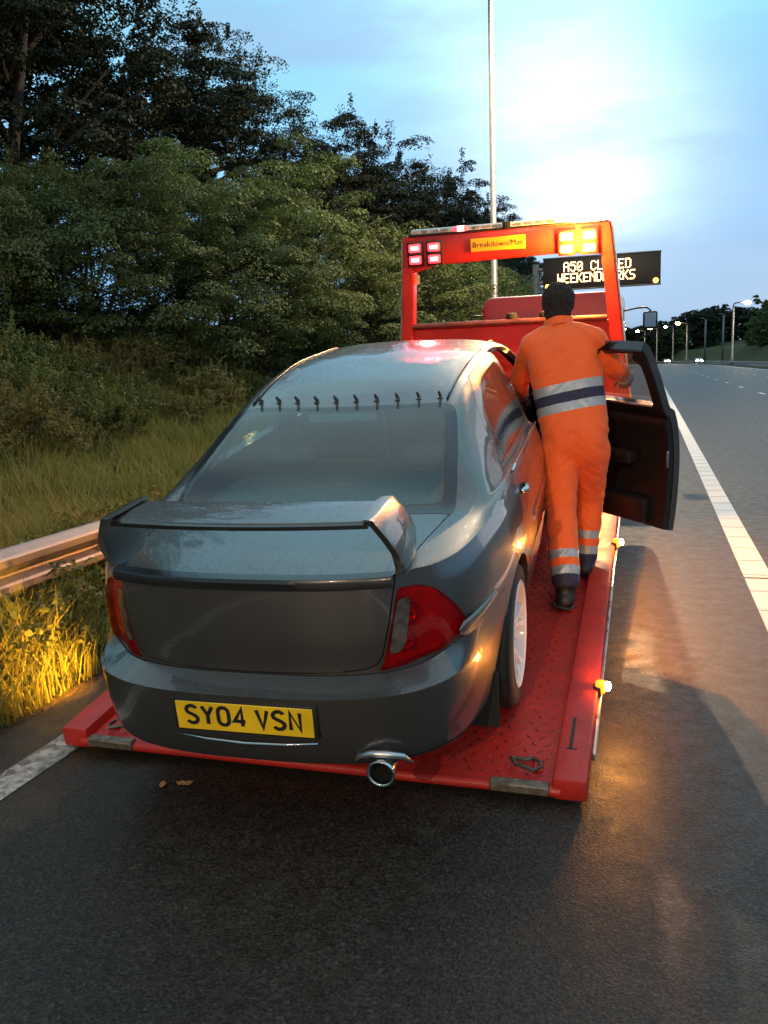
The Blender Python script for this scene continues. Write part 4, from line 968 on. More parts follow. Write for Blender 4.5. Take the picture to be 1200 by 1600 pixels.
for ch in 'SY04 VSN':
    if ch == ' ': x += .026; continue
    b = B()
    for q, st_ in enumerate(glyph(ch)): stroke(b, st_, 13.5, TR(x+.004, PY-.0072-.0003*q, .4525) @ Matrix.Scale(.001, 4) @ Matrix.Diagonal((1.12, 1, 1.06, 1)))
    bmesh.ops.recalc_face_normals(b, faces=b.faces); obj('letter', b, black_ink, npl, smooth=False)
    x += .0612
b = B()
tube(b, [(-.27, PY-.006, .405), (-.15, PY-.014, .396), (.0, PY-.018, .392), (.15, PY-.014, .396), (.27, PY-.006, .405)], [.003, .006, .007, .006, .004], 8); obj('plate_strip', b, chrome, car)
# ---- exhaust
M = TR(.480, -1.055, .292) @ RX(PI/2)
b = B(); lathe(b, [(.030, -.16), (.043, -.12), (.048, 0.0), (.051, .020), (.048, .024), (.042, .018), (.041, .002)], 28, M); et = obj('exhaust_tip', b, chrome, car)
b = B(); lathe(b, [(.0415, .004), (.040, -.10), (.0, -.11)], 24, M); obj('bore', b, mat('soot', (.006, .006, .006), .9), et)
b = B(); tube(b, [(.475-.10, -1.028, .300), (.475-.075, -1.045, .338), (.475-.03, -1.05, .354), (.475+.03, -1.045, .354), (.475+.075, -1.025, .338), (.475+.10, -1.0, .300)], [.006, .012, .013, .013, .012, .006], 8); obj('exhaust_cutout', b, alu, car)
b = B(); tube(b, [(.475, -.98, .285), (.45, -.5, .28), (.1, -.2, .24)], .03, 10); tube(b, [(.475, -.75, .285), (.47, -.45, .285)], .09, 14); obj('exhaust_pipe', b, dark_metal, car)
# black valance under the bumper, floor pan, inner wheel housings
b = B(); box(b, (-.62, -.86, .24), (.62, -.3, .46), bev=.05); box(b, (-.70, .42, .17), (.70, AX-.42, .30), bev=.03); box(b, (-.60, -.4, .22), (.60, AX+.6, .34), bev=.03); obj('floor_pan', b, dark_metal, car)
for s in (1, -1):
    for ya in (0.0, AX):
        b = B(); n_ = 20; R = []
        for k in range(n_+1):
            a = -0.35 + (PI+.7)*k/n_; R.append([b.verts.new((s*x_, ya+.372*math.cos(a), .335+.372*math.sin(a))) for x_ in (.60, .825)])
        for a_, c_ in zip(R, R[1:]): b.faces.new((a_[0], a_[1], c_[1], c_[0]))
        obj('wheel_housing', b, rubber, car)
# ---- wheels
def car_wheel(x, y, s, z=.330):
    M = TR(x, y, z) @ RY(s*PI/2); r = .328
    b = B(); lathe(b, [(.232, -.10), (.27, -.108), (.305, -.105), (.322, -.085), (r, -.05), (r, .05), (.322, .085), (.305, .105), (.27, .108), (.240, .104), (.228, .098), (.222, 0)], 48, M)
    w = obj('wheel', b, rubber, car)
    b = B(); lathe(b, [(.232, .100), (.240, .108), (.235, .112), (.222, .106), (.214, .07), (.205, .0), (.20, -.09)], 48, M)
    # five twin spokes and a hub
    for k in range(5):
        a0 = 2*PI*k/5+.3
        for da in (-.20, .20):
            a, a2 = a0+da*.55, a0+da
            p0 = Vector((.05*math.cos(a), .05*math.sin(a), .062)); p1 = Vector((.13*math.cos(a), .13*math.sin(a), .082)); p2 = Vector((.222*math.cos(a2), .222*math.sin(a2), .098))
            for (A_, C_, w0, w1) in ((p0, p1, .030, .025), (p1, p2, .025, .034)):
                d = (C_-A_); t = Vector((-d.y, d.x, 0)).normalized(); vs = []
                for P_, w_ in ((A_, w0), (C_, w1)):
                    for (k1, dz) in ((-1, -.03), (1, -.03), (.75, 0), (-.75, 0)): vs.append(b.verts.new(M @ (P_+t*(k1*w_/2)+Vector((0, 0, dz)))))
                for q in ((0,1,5,4),(1,2,6,5),(2,3,7,6),(3,0,4,7)): b.faces.new([vs[i] for i in q])
    lathe(b, [(.062, .03), (.064, .064), (.056, .074), (.030, .078), (0, .078)], 24, M)
    bmesh.ops.recalc_face_normals(b, faces=b.faces); ri = obj('rim', b, white_alloy, w)
    b = B(); lathe(b, [(.0, -.02), (.15, -.02), (.152, -.04), (.0, -.045)], 28, M); obj('brake_disc', b, dark_scuff, w)
    for k in range(4):
        a = PI/2*k+.5; b = B(); lathe(b, [(.010, .065), (.010, .082), (0, .084)], 6, M @ TR(.046*math.cos(a), .046*math.sin(a), 0)); obj('wheel_nut', b, mat('anodised_nut', (.18, .03, .10), .35, .7) if 'anodised_nut' not in MATS else MATS['anodised_nut'], w)
for s in (1, -1):
    car_wheel(s*.735, 0, s); car_wheel(s*.722, AX, s)
    b = B(); box(b, (s*.70-.10, -.425, .105), (s*.70+.10, -.418, .36), bev=.002, seg=1); mf = obj('mud_flap', b, rubber, car)
    text('lettering', 'RS', .05, white_alloy, mf, TR(s*.70-.05, -.4265, .135) @ RX(PI/2), bold=.001)
# ---- interior
b = B(); box(b, (-.60, -.10, .93), (.60, .55, .955), bev=.01); obj('parcel_shelf', b, shelf_m, car)
b = B(); box(b, (-.62, .45, .42), (.62, .62, 1.0), TR(0, 0, 0), bev=.05); box(b, (-.62, .50, .36), (.62, 1.0, .56), bev=.05); rs = obj('rear_seat', b, seat_cloth, car)
for x in (-.36, .36):
    b = B(); box(b, (x-.13, .44, .98), (x+.13, .53, 1.09), bev=.035, seg=3); obj('headrest', b, seat_cloth, rs)
for x in (-.37, .37):
    b = B(); box(b, (x-.25, 1.42, .50), (x+.25, 1.55, 1.10), TR(0, 0, 0), bev=.06, seg=3); box(b, (x-.25, 1.46, .36), (x+.25, 1.98, .54), bev=.05, seg=3); fs = obj('front_seat', b, seat_cloth, car)
    b = B(); box(b, (x-.14, 1.42, 1.12), (x+.14, 1.51, 1.28), bev=.045, seg=3); tube(b, [(x-.05, 1.47, 1.05), (x-.05, 1.47, 1.15)], .008, 6); tube(b, [(x+.05, 1.47, 1.05), (x+.05, 1.47, 1.15)], .008, 6); obj('headrest', b, mat('headrest_tan', (.30, .25, .20), .8) if 'headrest_tan' not in MATS else MATS['headrest_tan'], fs)
b = B(); box(b, (-.68, 2.25, .55), (.68, 2.62, .98), bev=.08, seg=3); obj('dashboard', b, trim, car)
b = B(); Ms = TR(.37, 2.08, .93) @ RX(math.radians(-65)); R = []
for k in range(28):
    a = 2*PI*k/28; R.append(Ms @ Vector((.185*math.cos(a), .185*math.sin(a), 0)))
tube(b, R+[R[0]], .014, 8); tube(b, [Ms @ Vector((-.18, 0, 0)), Ms @ Vector((.18, 0, 0))], .016, 6); tube(b, [Ms @ Vector((0, 0, 0)), Vector((.37, 2.35, .80))], .025, 8); obj('steering_wheel', b, trim, car)
b = B(); box(b, (-.12, 2.0, 1.30), (.12, 2.02, 1.37), bev=.012); tube(b, [(0, 2.02, 1.35), (0, 2.06, 1.40)], .01, 6); obj('rear_view_mirror', b, trim, car)
b = B(); box(b, (-.17, .30, 1.245), (.17, .33, 1.285), bev=.008); obj('brake_light', b, shelf_m, car)
for s in (-1, 1):
    b = B(); box(b, (s*.66-.02, 1.27, .3), (s*.66+.03, 1.38, 1.0), bev=.01); tube(b, [(s*.685, 1.325, 1.0), (s*.575, 1.325, 1.34)], .03, 8); obj('door_pillar', b, trim, car)
    # door mirrors
    Mm = MD if s > 0 else Matrix()
    b = B(); box(b, (s*.93-.10, 2.20, 1.00), (s*.93+.10, 2.28, 1.13), bev=.035, seg=3); tube(b, [(s*.76, 2.27, 1.0), (s*.86, 2.25, 1.04)], .02, 8); bmesh.ops.transform(b, matrix=Mm, verts=b.verts)
    dm = obj('door_mirror', b, paint, fd if s > 0 else [o for o in car.children if o.name.startswith('front_door')][0])
# ================================================================ PERSON
orange = mat('hi_vis_orange', (1.0, 0.125, 0.014), 0.75, var=0.07, vscale=9, bump=0.45, bscale=21, bdist=0.014, sheen=0.15)
silver_tape = mat('silver_tape', (0.40, 0.41, 0.44), 0.42, 0.25, var=0.10, vscale=40, bump=0.1, bscale=500)
navy = mat('navy_cloth', (0.028, 0.026, 0.062), 0.8, var=0.2, vscale=30, bump=0.2, bscale=300)
boot_m = mat('boot_leather', (0.016, 0.014, 0.014), 0.5, var=0.3, vscale=30, bump=0.2, bscale=120)
skin_m = mat('skin', (0.17, 0.085, 0.055), 0.5, var=0.08, vscale=30)
hair_m = mat('dark_hair', (0.016, 0.010, 0.008), 0.85, var=0.3, vscale=60, bump=0.8, bscale=90, bdist=0.01)
def capsule(bm, a, b, ra, rb, n=18, k=6):
    a, b = Vector(a), Vector(b); d = (b-a); L = d.length; d.normalize(); q = d.to_track_quat('Z', 'Y').to_matrix().to_4x4()
    pr = [(ra*math.sin(PI/2*i/k)+1e-4, -ra*math.cos(PI/2*i/k)) for i in range(k+1)] + [(rb*math.cos(PI/2*i/k)+1e-4, L+rb*math.sin(PI/2*i/k)) for i in range(k+1)]
    vs = lathe(bm, pr, n, TR(a) @ q)
    bm.faces.new(vs[:n][::-1]); bm.faces.new(vs[-n:])
def chain(bm, pts):
    for (a, ra), (b, rb) in zip(pts, pts[1:]): capsule(bm, a, b, ra, rb)
def ellip(bm, c, r, M3=None, n=24, k=14):
    pr = [(math.sin(PI*i/k)+1e-4, -math.cos(PI*i/k)) for i in range(k+1)]
    M = TR(c) @ (M3.to_4x4() if M3 else Matrix()) @ Matrix.Diagonal((*r, 1))
    vs = lathe(bm, pr, n, M); bm.faces.new(vs[:n][::-1]); bm.faces.new(vs[-n:])
def remesh(bm, vox, smooth):
    bmesh.ops.recalc_face_normals(bm, faces=bm.faces)
    me = bpy.data.meshes.new('tmp'); bm.to_mesh(me); bm.free(); o = bpy.data.objects.new('tmp', me); COL.objects.link(o)
    md = o.modifiers.new('r', 'REMESH'); md.mode = 'VOXEL'; md.voxel_size = vox
    dg = bpy.context.evaluated_depsgraph_get(); m2 = bpy.data.meshes.new_from_object(o.evaluated_get(dg)); bpy.data.objects.remove(o)
    r = B(); r.from_mesh(m2); bpy.data.meshes.remove(m2)
    for _ in range(smooth): bmesh.ops.smooth_vert(r, verts=r.verts, factor=0.5, use_axis_x=True, use_axis_y=True, use_axis_z=True)
    return r
PO = Vector((-0.405, 5.02, 0.335))
person = thing('person', 'person in orange hi-vis overalls seen from behind, leaning into the open car door', 'person', PO)
PEL, CHE, NEK, HED = Vector((-.402, 5.08, 1.25)), Vector((-.470, 5.22, 1.66)), Vector((-.518, 5.33, 1.885)), Vector((-.526, 5.385, 2.02))
ax = (NEK-PEL).normalized(); fx = Vector((0.96, 0.10, 0.18)); fx = (fx-ax*fx.dot(ax)).normalized(); fy = ax.cross(fx)
MT = Matrix((fx, fy, ax)).transposed()
bm = B()
SL, SR = Vector((-.668, 5.27, 1.775)), Vector((-.318, 5.27, 1.795)); EL, WL = Vector((-.775, 5.44, 1.56)), Vector((-.800, 5.66, 1.465)); ER, WR_ = Vector((-.195, 5.32, 1.640)), Vector((-.135, 5.50, 1.565))
tk_ = np.linspace(-.06, 1.0, 34); R = []
for t in tk_:
    w = float(pchip([-.06, 0, .2, .36, .55, .72, .84, .93, 1.0], [.175, .196, .200, .205, .212, .215, .192, .120, .075], t)); d = float(pchip([-.06, 0, .2, .36, .55, .72, .84, .93, 1.0], [.12, .140, .136, .134, .140, .136, .118, .085, .062], t))
    c = PEL + (NEK-PEL)*t
    R.append([bm.verts.new(c + fx*(w*math.copysign(abs(math.cos(q))**.82, math.cos(q))) + fy*(d*math.copysign(abs(math.sin(q))**.9, math.sin(q)))) for q in [2*PI*k/28 for k in range(28)]])
for a_, c_ in zip(R, R[1:]):
    for k in range(28): bm.faces.new((a_[k], a_[(k+1) % 28], c_[(k+1) % 28], c_[k]))
bm.faces.new(R[0][::-1]); bm.faces.new(R[-1])
for S_ in (SL, SR): chain(bm, [(NEK-ax*.03, .068), ((NEK-ax*.03)*.4+S_*.6+Vector((0, 0, .012)), .072), (S_, .080)])
ellip(bm, PEL+Vector((-.05, -.045, -.035)), (.118, .100, .15)); ellip(bm, PEL+Vector((.055, -.040, -.035)), (.118, .100, .15))
capsule(bm, SL, SR, .074, .074)
chain(bm, [(NEK-ax*.06, .085), (NEK, .070), (NEK+(HED-NEK)*.35, .060)])
chain(bm, [(SL, .084), ((SL+EL)/2, .074), (EL, .066), ((EL+WL)/2, .062), (WL, .052)])
chain(bm, [(SR, .084), ((SR+ER)/2, .074), (ER, .066), ((ER+WR_)/2, .062), (WR_, .052)])
HL, HR, KL, KR, AL, AR = Vector((-.492, 5.06, 1.17)), Vector((-.318, 5.09, 1.17)), Vector((-.478, 4.985, .835)), Vector((-.338, 5.30, .86)), Vector((-.432, 4.80, .47)), Vector((-.358, 5.265, .51))
chain(bm, [(HL, .118), (HL+(KL-HL)*.5, .104), (KL, .093), ((KL+AL)/2, .088), (AL, .082)])
chain(bm, [(HR, .118), (HR+(KR-HR)*.5, .104), (KR, .092), ((KR+AR)/2, .087), (AR, .080)])
# boots (part of the continuous figure): ankle, heel, toe
def bootg(A_, zf, dirx):
    capsule(bm, A_, (A_.x, A_.y-.01, zf+.06), .070, .054)
    capsule(bm, (A_.x, A_.y-.045, zf+.050), (A_.x+dirx*.4, A_.y+.16, zf+.046), .052, .050); capsule(bm, (A_.x+dirx*.4, A_.y+.13, zf+.045), (A_.x+dirx*.5, A_.y+.19, zf+.04), .05, .042)
zL = DZ+(4.76-DY)*math.tan(TILT); zR = DZ+(5.24-DY)*math.tan(TILT)
bootg(AL, zL, -.03); bootg(AR, zR+.012, .03)
# head
ellip(bm, HED, (.079, .098, .122)); ellip(bm, HED+Vector((0, .035, -.06)), (.060, .065, .075)); ellip(bm, HED+Vector((0, .105, -.02)), (.014, .022, .024)); 
for s in (-1, 1): ellip(bm, HED+Vector((s*.082, .0, -.012)), (.013, .022, .033))
b = remesh(bm, .0115, 4)
# folds in the cloth: compress round joints, hang lines on back and legs
joints = [(KL, .16, .010), (KR, .16, .010), (HL, .15, .007), (HR, .15, .007), (EL, .12, .010), (ER, .12, .010), (PEL+Vector((0, -.05, -.10)), .22, .005), (AL+Vector((0, 0, .08)), .12, .008), (AR+Vector((0, 0, .08)), .12, .008), (CHE, .25, .002), (SL, .12, .006), (SR, .12, .006)]
b.normal_update(); nn_ = {v: v.normal.copy() for v in b.verts}
for v, n_ in nn_.items():
    p = v.co
    if p.z > NEK.z-.01 or p.z < .46: continue
    amp = .0034
    for c, r, a in joints:
        d = (p-c).length
        if d < r: amp = max(amp, a*(1-d/r)**.6)
    sg_ = 1 if p.x > PEL.x else -1
    w1 = noise.noise(Vector((p.x*6, p.y*6, p.z*19+sg_*p.x*16))); w2 = noise.noise(Vector((p.x*16, p.y*10+7, p.z*7)))
    v.co += n_*(amp*(2.4*(.22-abs(w1)*1.5)+.9*w2))
def bcut(co, no, near, rad):
    fs = [f for f in b.faces if (f.calc_center_median()-near).length < rad]
    g = fs + list({e for f in fs for e in f.edges}) + list({v for f in fs for v in f.verts})
    bmesh.ops.bisect_plane(b, geom=g, plane_co=co, plane_no=no, dist=1e-5)
MI = dict(orange=0, silver=1, navy=2, boot=3, skin=4)
def band(c, no, near, rad, lo, hi, m_, cut_=True):
    no = no.normalized()
    if cut_:
        bcut(c+no*lo, no, near, rad); bcut(c+no*hi, no, near, rad)
    for f in b.faces:
        q = f.calc_center_median()
        if (q-near).length < rad and lo < (q-c).dot(no) < hi: f.material_index = MI[m_]
def segd(p, a, c):
    t = max(0, min(1, (p-a).dot(c-a)/(c-a).length_squared)); return (p-(a+(c-a)*t)).length
for f in b.faces: f.material_index = 0
# waist bands lie square to the torso axis, across the small of the back
WC = Vector((-.435, 5.10, 1.475)); wn = Vector((ax.x*1.1, ax.y*.35, ax.z)).normalized()
def wband(lo, hi, m_):
    near = WC; bcut(WC+wn*lo, wn, near, .34); bcut(WC+wn*hi, wn, near, .34)
    for f in b.faces:
        q = f.calc_center_median()
        armd = min(segd(q, SL, EL), segd(q, EL, WL), segd(q, SR, ER), segd(q, ER, WR_))
        if (q-near).length < .30 and lo < (q-WC).dot(wn) < hi and armd > .082 and segd(q, PEL, NEK) < .26: f.material_index = MI[m_]
wband(.028, .083, 'silver'); wband(-.032, .028, 'navy'); wband(-.085, -.032, 'silver')
for A_, K_ in ((AL, KL), (AR, KR)):
    ln = (K_-A_).normalized(); near = A_+ln*.06
    band(A_, ln, near, .20, .012, .062, 'silver'); band(A_, ln, near, .20, .107, .155, 'silver'); band(A_, ln, near, .20, -.055, .012, 'navy')
    for f in b.faces:
        q = f.calc_center_median()
        if (q-A_).length < .34 and (q-A_).dot(ln) < -.055: f.material_index = 3
for E_, W_ in ((EL, WL), (ER, WR_)):
    ln = (W_-E_).normalized(); near = W_
    band(W_, ln, near, .14, -.085, -.020, 'silver'); band(W_, ln, near, .14, -.020, .10, 'navy')
bcut(NEK+ax*.012, (ax+Vector((0, -.25, 0))).normalized(), NEK, .16)
for f in b.faces:
    q = f.calc_center_median()
    if (q-NEK).dot((ax+Vector((0, -.25, 0))).normalized()) > .012 and q.z > NEK.z-.06 and abs(q.x-NEK.x) < .13: f.material_index = 4
bmesh.ops.transform(b, matrix=TR(-PO), verts=b.verts)
body_o = obj('body', b, [orange, silver_tape, navy, boot_m, skin_m], person, angle=180)
# hair: a close uneven cap down to the nape
bm = B(); ellip(bm, HED+Vector((0, -.012, .022)), (.098, .112, .112)); ellip(bm, HED+Vector((0, -.055, -.045)), (.082, .060, .085))
b = remesh(bm, .011, 2); b.normal_update()
for v in list(b.verts):
    p = v.co-HED
    v.co += v.normal*(.007*noise.noise(v.co*45)+.006*noise.noise(v.co*95))
dl = [v for v in b.verts if (v.co-HED).y > .062 and (v.co-HED).z < .06]; bmesh.ops.delete(b, geom=dl, context='VERTS')
bmesh.ops.transform(b, matrix=TR(-PO), verts=b.verts); obj('hair', b, hair_m, person, angle=180)
for s in (-1, 1):
    bm = B(); ellip(bm, HED+Vector((s*.031, .093, .006)), (.011, .008, .008), n=12, k=8); bmesh.ops.transform(bm, matrix=TR(-PO), verts=bm.verts); obj('eye', bm, mat('eye_white', (.6, .58, .55), .3) if s < 0 else MATS['eye_white'], person)
bm = B(); tube(bm, [HED+Vector((-.024, .092, -.068)), HED+Vector((0, .101, -.066)), HED+Vector((.024, .092, -.068))], [.004, .007, .004], 8); bmesh.ops.transform(bm, matrix=TR(-PO), verts=bm.verts); obj('mouth', bm, mat('lips', (.14, .05, .04), .5), person)
# collar
bm = B(); R = []
for k in range(21):
    a = math.radians(-250 + 320*k/20); cc = NEK+ax*.006
    d = fx*math.cos(a)*1.0 + fy*math.sin(a)
    R.append([bm.verts.new(cc+d*r_*(.90 if abs(math.sin(a)) > .5 else 1)+ax*h_) for (r_, h_) in ((.092, -.02), (.088, .030), (.082, .032), (.080, -.02))])
for a_, c_ in zip(R, R[1:]):
    for k in range(3): bm.faces.new((a_[k], a_[k+1], c_[k+1], c_[k]))
bmesh.ops.recalc_face_normals(bm, faces=bm.faces); bmesh.ops.transform(bm, matrix=TR(-PO), verts=bm.verts); obj('collar', bm, orange, person)
# hands: palm plus four unequal curled fingers and a thumb off the side of the palm
def hand(W_, fwd, palm_n, side, curl):
    fwd = fwd.normalized(); pn = (palm_n-fwd*palm_n.dot(fwd)).normalized(); sx = fwd.cross(pn)*side
    bm = B()
    for k in range(4): capsule(bm, W_+sx*(k-1.5)*.014, W_+fwd*.085+sx*(k-1.5)*.020, .017, .0145, 10, 4)
    for k, L_ in enumerate((.072, .082, .077, .060)):
        p = W_+fwd*.085+sx*(k-1.5)*.020; d = fwd.copy(); r0 = .0098
        for j, fr_ in enumerate((.45, .32, .23)):
            a = curl*(j+.6); dd = (fwd*math.cos(a)+pn*math.sin(a)).normalized(); q = p+dd*L_*fr_; capsule(bm, p, q, r0-.0008*j, r0-.0008*(j+1), 10, 4); p = q
    p = W_+fwd*.025-sx*.026
    for j, (L_, a) in enumerate(((.038, .7), (.030, .45), (.024, .2))):
        dd = (fwd*math.cos(a)-sx*math.sin(a)+pn*.35).normalized(); q = p+dd*L_; capsule(bm, p, q, .013-.001*j, .012-.001*j, 10, 4); p = q
    r = remesh(bm, .004, 2); bmesh.ops.transform(r, matrix=TR(-PO), verts=r.verts); return obj('hand', r, skin_m, person, angle=180)
hand(WL+Vector((-.003, .03, -.005)), Vector((-.05, .9, -.15)), Vector((-.2, -.1, -1)), 1, .55)
hand(WR_+Vector((0, .03, -.005)), Vector((-.05, .9, -.12)), Vector((0, -.1, -1)), -1, .45)
# ================================================================ VEGETATION
def leaf_mat(name, c1, c2, c3, rough=0.6, tl=0.25, scale=0.6):
    m = bpy.data.materials.new(name); m.use_nodes = True; t = m.node_tree; b = t.nodes['Principled BSDF']; b.inputs['Roughness'].default_value = rough; b.inputs['Specular IOR Level'].default_value = 0.25
    c = t.nodes.new('ShaderNodeTexCoord'); n = t.nodes.new('ShaderNodeTexNoise'); n.inputs['Scale'].default_value = scale; n.inputs['Detail'].default_value = 3; t.links.new(c.outputs['Object'], n.inputs['Vector'])
    n2 = t.nodes.new('ShaderNodeTexNoise'); n2.inputs['Scale'].default_value = scale*14; t.links.new(c.outputs['Object'], n2.inputs['Vector'])
    r = t.nodes.new('ShaderNodeMapRange'); r.inputs['From Min'].default_value = .36; r.inputs['From Max'].default_value = .64; t.links.new(n.outputs[0], r.inputs['Value'])
    r2 = t.nodes.new('ShaderNodeMapRange'); r2.inputs['From Min'].default_value = .35; r2.inputs['From Max'].default_value = .7; t.links.new(n2.outputs[0], r2.inputs['Value'])
    m1 = t.nodes.new('ShaderNodeMix'); m1.data_type = 'RGBA'; m1.inputs['A'].default_value = (*c1, 1); m1.inputs['B'].default_value = (*c2, 1); t.links.new(r.outputs[0], m1.inputs['Factor'])
    m2 = t.nodes.new('ShaderNodeMix'); m2.data_type = 'RGBA'; m2.inputs['B'].default_value = (*c3, 1); t.links.new(m1.outputs['Result'], m2.inputs['A']); t.links.new(r2.outputs[0], m2.inputs['Factor'])
    oi = t.nodes.new('ShaderNodeObjectInfo'); mr = t.nodes.new('ShaderNodeMapRange'); mr.inputs['To Min'].default_value = .75; mr.inputs['To Max'].default_value = 1.3; t.links.new(oi.outputs['Random'], mr.inputs['Value'])
    sc = t.nodes.new('ShaderNodeVectorMath'); sc.operation = 'SCALE'; t.links.new(m2.outputs['Result'], sc.inputs[0]); t.links.new(mr.outputs[0], sc.inputs['Scale']); t.links.new(sc.outputs[0], b.inputs['Base Color'])
    tr = t.nodes.new('ShaderNodeBsdfTranslucent'); t.links.new(sc.outputs[0], tr.inputs['Color']); ms = t.nodes.new('ShaderNodeMixShader'); ms.inputs[0].default_value = tl
    t.links.new(b.outputs[0], ms.inputs[1]); t.links.new(tr.outputs[0], ms.inputs[2]); t.links.new(ms.outputs[0], t.nodes['Material Output'].inputs['Surface']); return m
lm_bush = leaf_mat('hawthorn_leaf', (.066, .112, .038), (.124, .168, .054), (.092, .135, .046))
lm_bush2 = leaf_mat('sallow_leaf', (.076, .114, .038), (.145, .176, .052), (.105, .140, .046))
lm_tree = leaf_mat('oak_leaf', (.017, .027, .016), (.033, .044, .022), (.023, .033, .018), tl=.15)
lm_weed = leaf_mat('weed_leaf', (.130, .140, .040), (.210, .190, .060), (.150, .120, .050), scale=1.1)
lm_weed2 = leaf_mat('nettle_leaf', (.080, .115, .030), (.130, .150, .042), (.105, .125, .038), scale=1.1)
lm_grass = leaf_mat('grass_blade', (.105, .145, .032), (.240, .215, .065), (.160, .170, .044), scale=.9, tl=.35)
bark = mat('bark', (.035, .028, .022), .9, var=.4, vscale=12, bump=.6, bscale=24)
def leaves(Cn, Dn, L, Wd, r, nz=0.5):
    """rhombus leaves at centres Cn facing roughly along Dn"""
    n = len(Cn); nrm = Dn + r.normal(0, nz, (n, 3)); nrm /= np.linalg.norm(nrm, axis=1, keepdims=True)
    t = r.normal(0, 1, (n, 3)); t -= nrm*(t*nrm).sum(1, keepdims=True); t /= np.linalg.norm(t, axis=1, keepdims=True); bt = np.cross(nrm, t)
    l = L*r.uniform(.6, 1.35, (n, 1)); w = Wd*r.uniform(.7, 1.25, (n, 1)); fold = nrm*w*.35
    V = np.stack([Cn-t*l*.5, Cn+bt*w*.5+fold, Cn+t*l*.5, Cn-bt*w*.5+fold], 1).reshape(-1, 3)
    return V, np.arange(n*4).reshape(-1, 4)
def crown_pts(seed, H, R, nclump, nleaf, base=.12, rc=(.25, .6), shell=.55, lump=.28, shoots=.25, top=1.0, zmin=-.55):
    r = np.random.default_rng(seed); C_, D_ = [], []
    off = r.uniform(-50, 50, 3)
    per = nleaf//nclump
    for _ in range(nclump):
        d = r.normal(0, 1, 3); d /= np.linalg.norm(d); d[2] = d[2] if d[2] > zmin else -d[2]*.6
        lm = 1 + lump*2*noise.noise(Vector((d*1.7+off).tolist())) + lump*noise.noise(Vector((d*4+off).tolist()))
        rr = (shell + (1-shell)*r.random()**.6)*lm
        c = np.array([d[0]*R*rr, d[1]*R*rr, H*(base+(1-base)*(.46+.54*d[2]*rr*top))])
        s = r.uniform(*rc)
        e = d*1.0
        m_sp = r.random() < shoots
        if m_sp:      # a shoot: leaves strung along a twig that leaves the crown
            up_ = e*.6+np.array([0, 0, .8]); up_ /= np.linalg.norm(up_); n1 = per//2
            p = c + np.outer(r.uniform(-.2, 1.5, n1)*s, up_) + r.normal(0, .16, (n1, 3))*s
            dd = r.normal(0, .6, (n1, 3)) + np.array([0, 0, .9])
        else:         # a pad: a dome of leaves, thick on top and thin beneath
            q = r.normal(0, 1, (per, 3)); q /= np.linalg.norm(q, axis=1, keepdims=True); q[:, 2] = np.where(q[:, 2] < -.15, -q[:, 2], q[:, 2])
            rad = (1 - .45*r.random((per, 1))**2)
            p = c + q*rad*s*np.array([1.15, 1.15, .62]) + e*s*.15
            dd = q*.8 + e*.3 + np.array([0, 0, .75])
        k_ = p[:, 2] > .05*H*base; p, dd = p[k_], dd[k_]
        C_.append(p); D_.append(dd/np.linalg.norm(dd, axis=1, keepdims=True))
    return np.concatenate(C_), np.concatenate(D_), r
def limbs(seed, H, R, trunk_r, n=9, trunk_h=.35, stems=1):
    r = np.random.default_rng(seed+900); bm = B()
    for s in range(stems):
        bx, by = (r.uniform(-.25, .25, 2)*R if stems > 1 else (0, 0))
        p = [(bx, by, -.3), (bx*1.1+.02*H*r.normal(), by*1.1+.02*H*r.normal(), H*trunk_h*.5), (bx*1.3+.04*H*r.normal(), by*1.3+.04*H*r.normal(), H*trunk_h), (bx*1.5+.05*H*r.normal(), by*1.5+.05*H*r.normal(), H*.82)]
        tube(bm, p, [trunk_r*1.25, trunk_r, trunk_r*.8, trunk_r*.2], 8)
        for k in range(n):
            a = r.uniform(0, 2*PI); z0 = H*r.uniform(trunk_h*.6, .7); q = (bx*1.3, by*1.3, z0); L = R*r.uniform(.55, .95); up = r.uniform(.15, .5)*H*.5
            tube(bm, [q, (q[0]+math.cos(a)*L*.5, q[1]+math.sin(a)*L*.5, z0+up*.6), (q[0]+math.cos(a)*L, q[1]+math.sin(a)*L, z0+up)], [trunk_r*.5, trunk_r*.3, trunk_r*.08], 5)
    me = bpy.data.meshes.new('trunk'); bm.to_mesh(me); bm.free(); me.polygons.foreach_set('use_smooth', [True]*len(me.polygons)); me.materials.append(bark); return me
def crown_mesh(seed, H, R, nclump, nleaf, L, Wd, m, **k):
    P, D, r = crown_pts(seed, H, R, nclump, nleaf, **k); V, F = leaves(P, D, L, Wd, r, .38); me = npmesh('crown', V, F); me.materials.append(m); return me
BUSH = [(crown_mesh(1, 5.2, 2.9, 230, 60000, .082, .055, lm_bush, rc=(.30, .66), shell=.62, shoots=.16, base=.015, zmin=-.93), limbs(1, 5.2, 2.9, .07, 6, .3, 4)),
        (crown_mesh(2, 4.6, 2.6, 220, 56000, .080, .050, lm_bush2, rc=(.26, .60), shell=.62, shoots=.25, base=.015, zmin=-.93), limbs(2, 4.6, 2.6, .06, 6, .3, 4)),
        (crown_mesh(3, 5.8, 2.7, 230, 58000, .085, .05, lm_bush, rc=(.28, .62), shell=.60, shoots=.3, base=.015, zmin=-.93), limbs(3, 5.8, 2.7, .07, 6, .3, 4))]
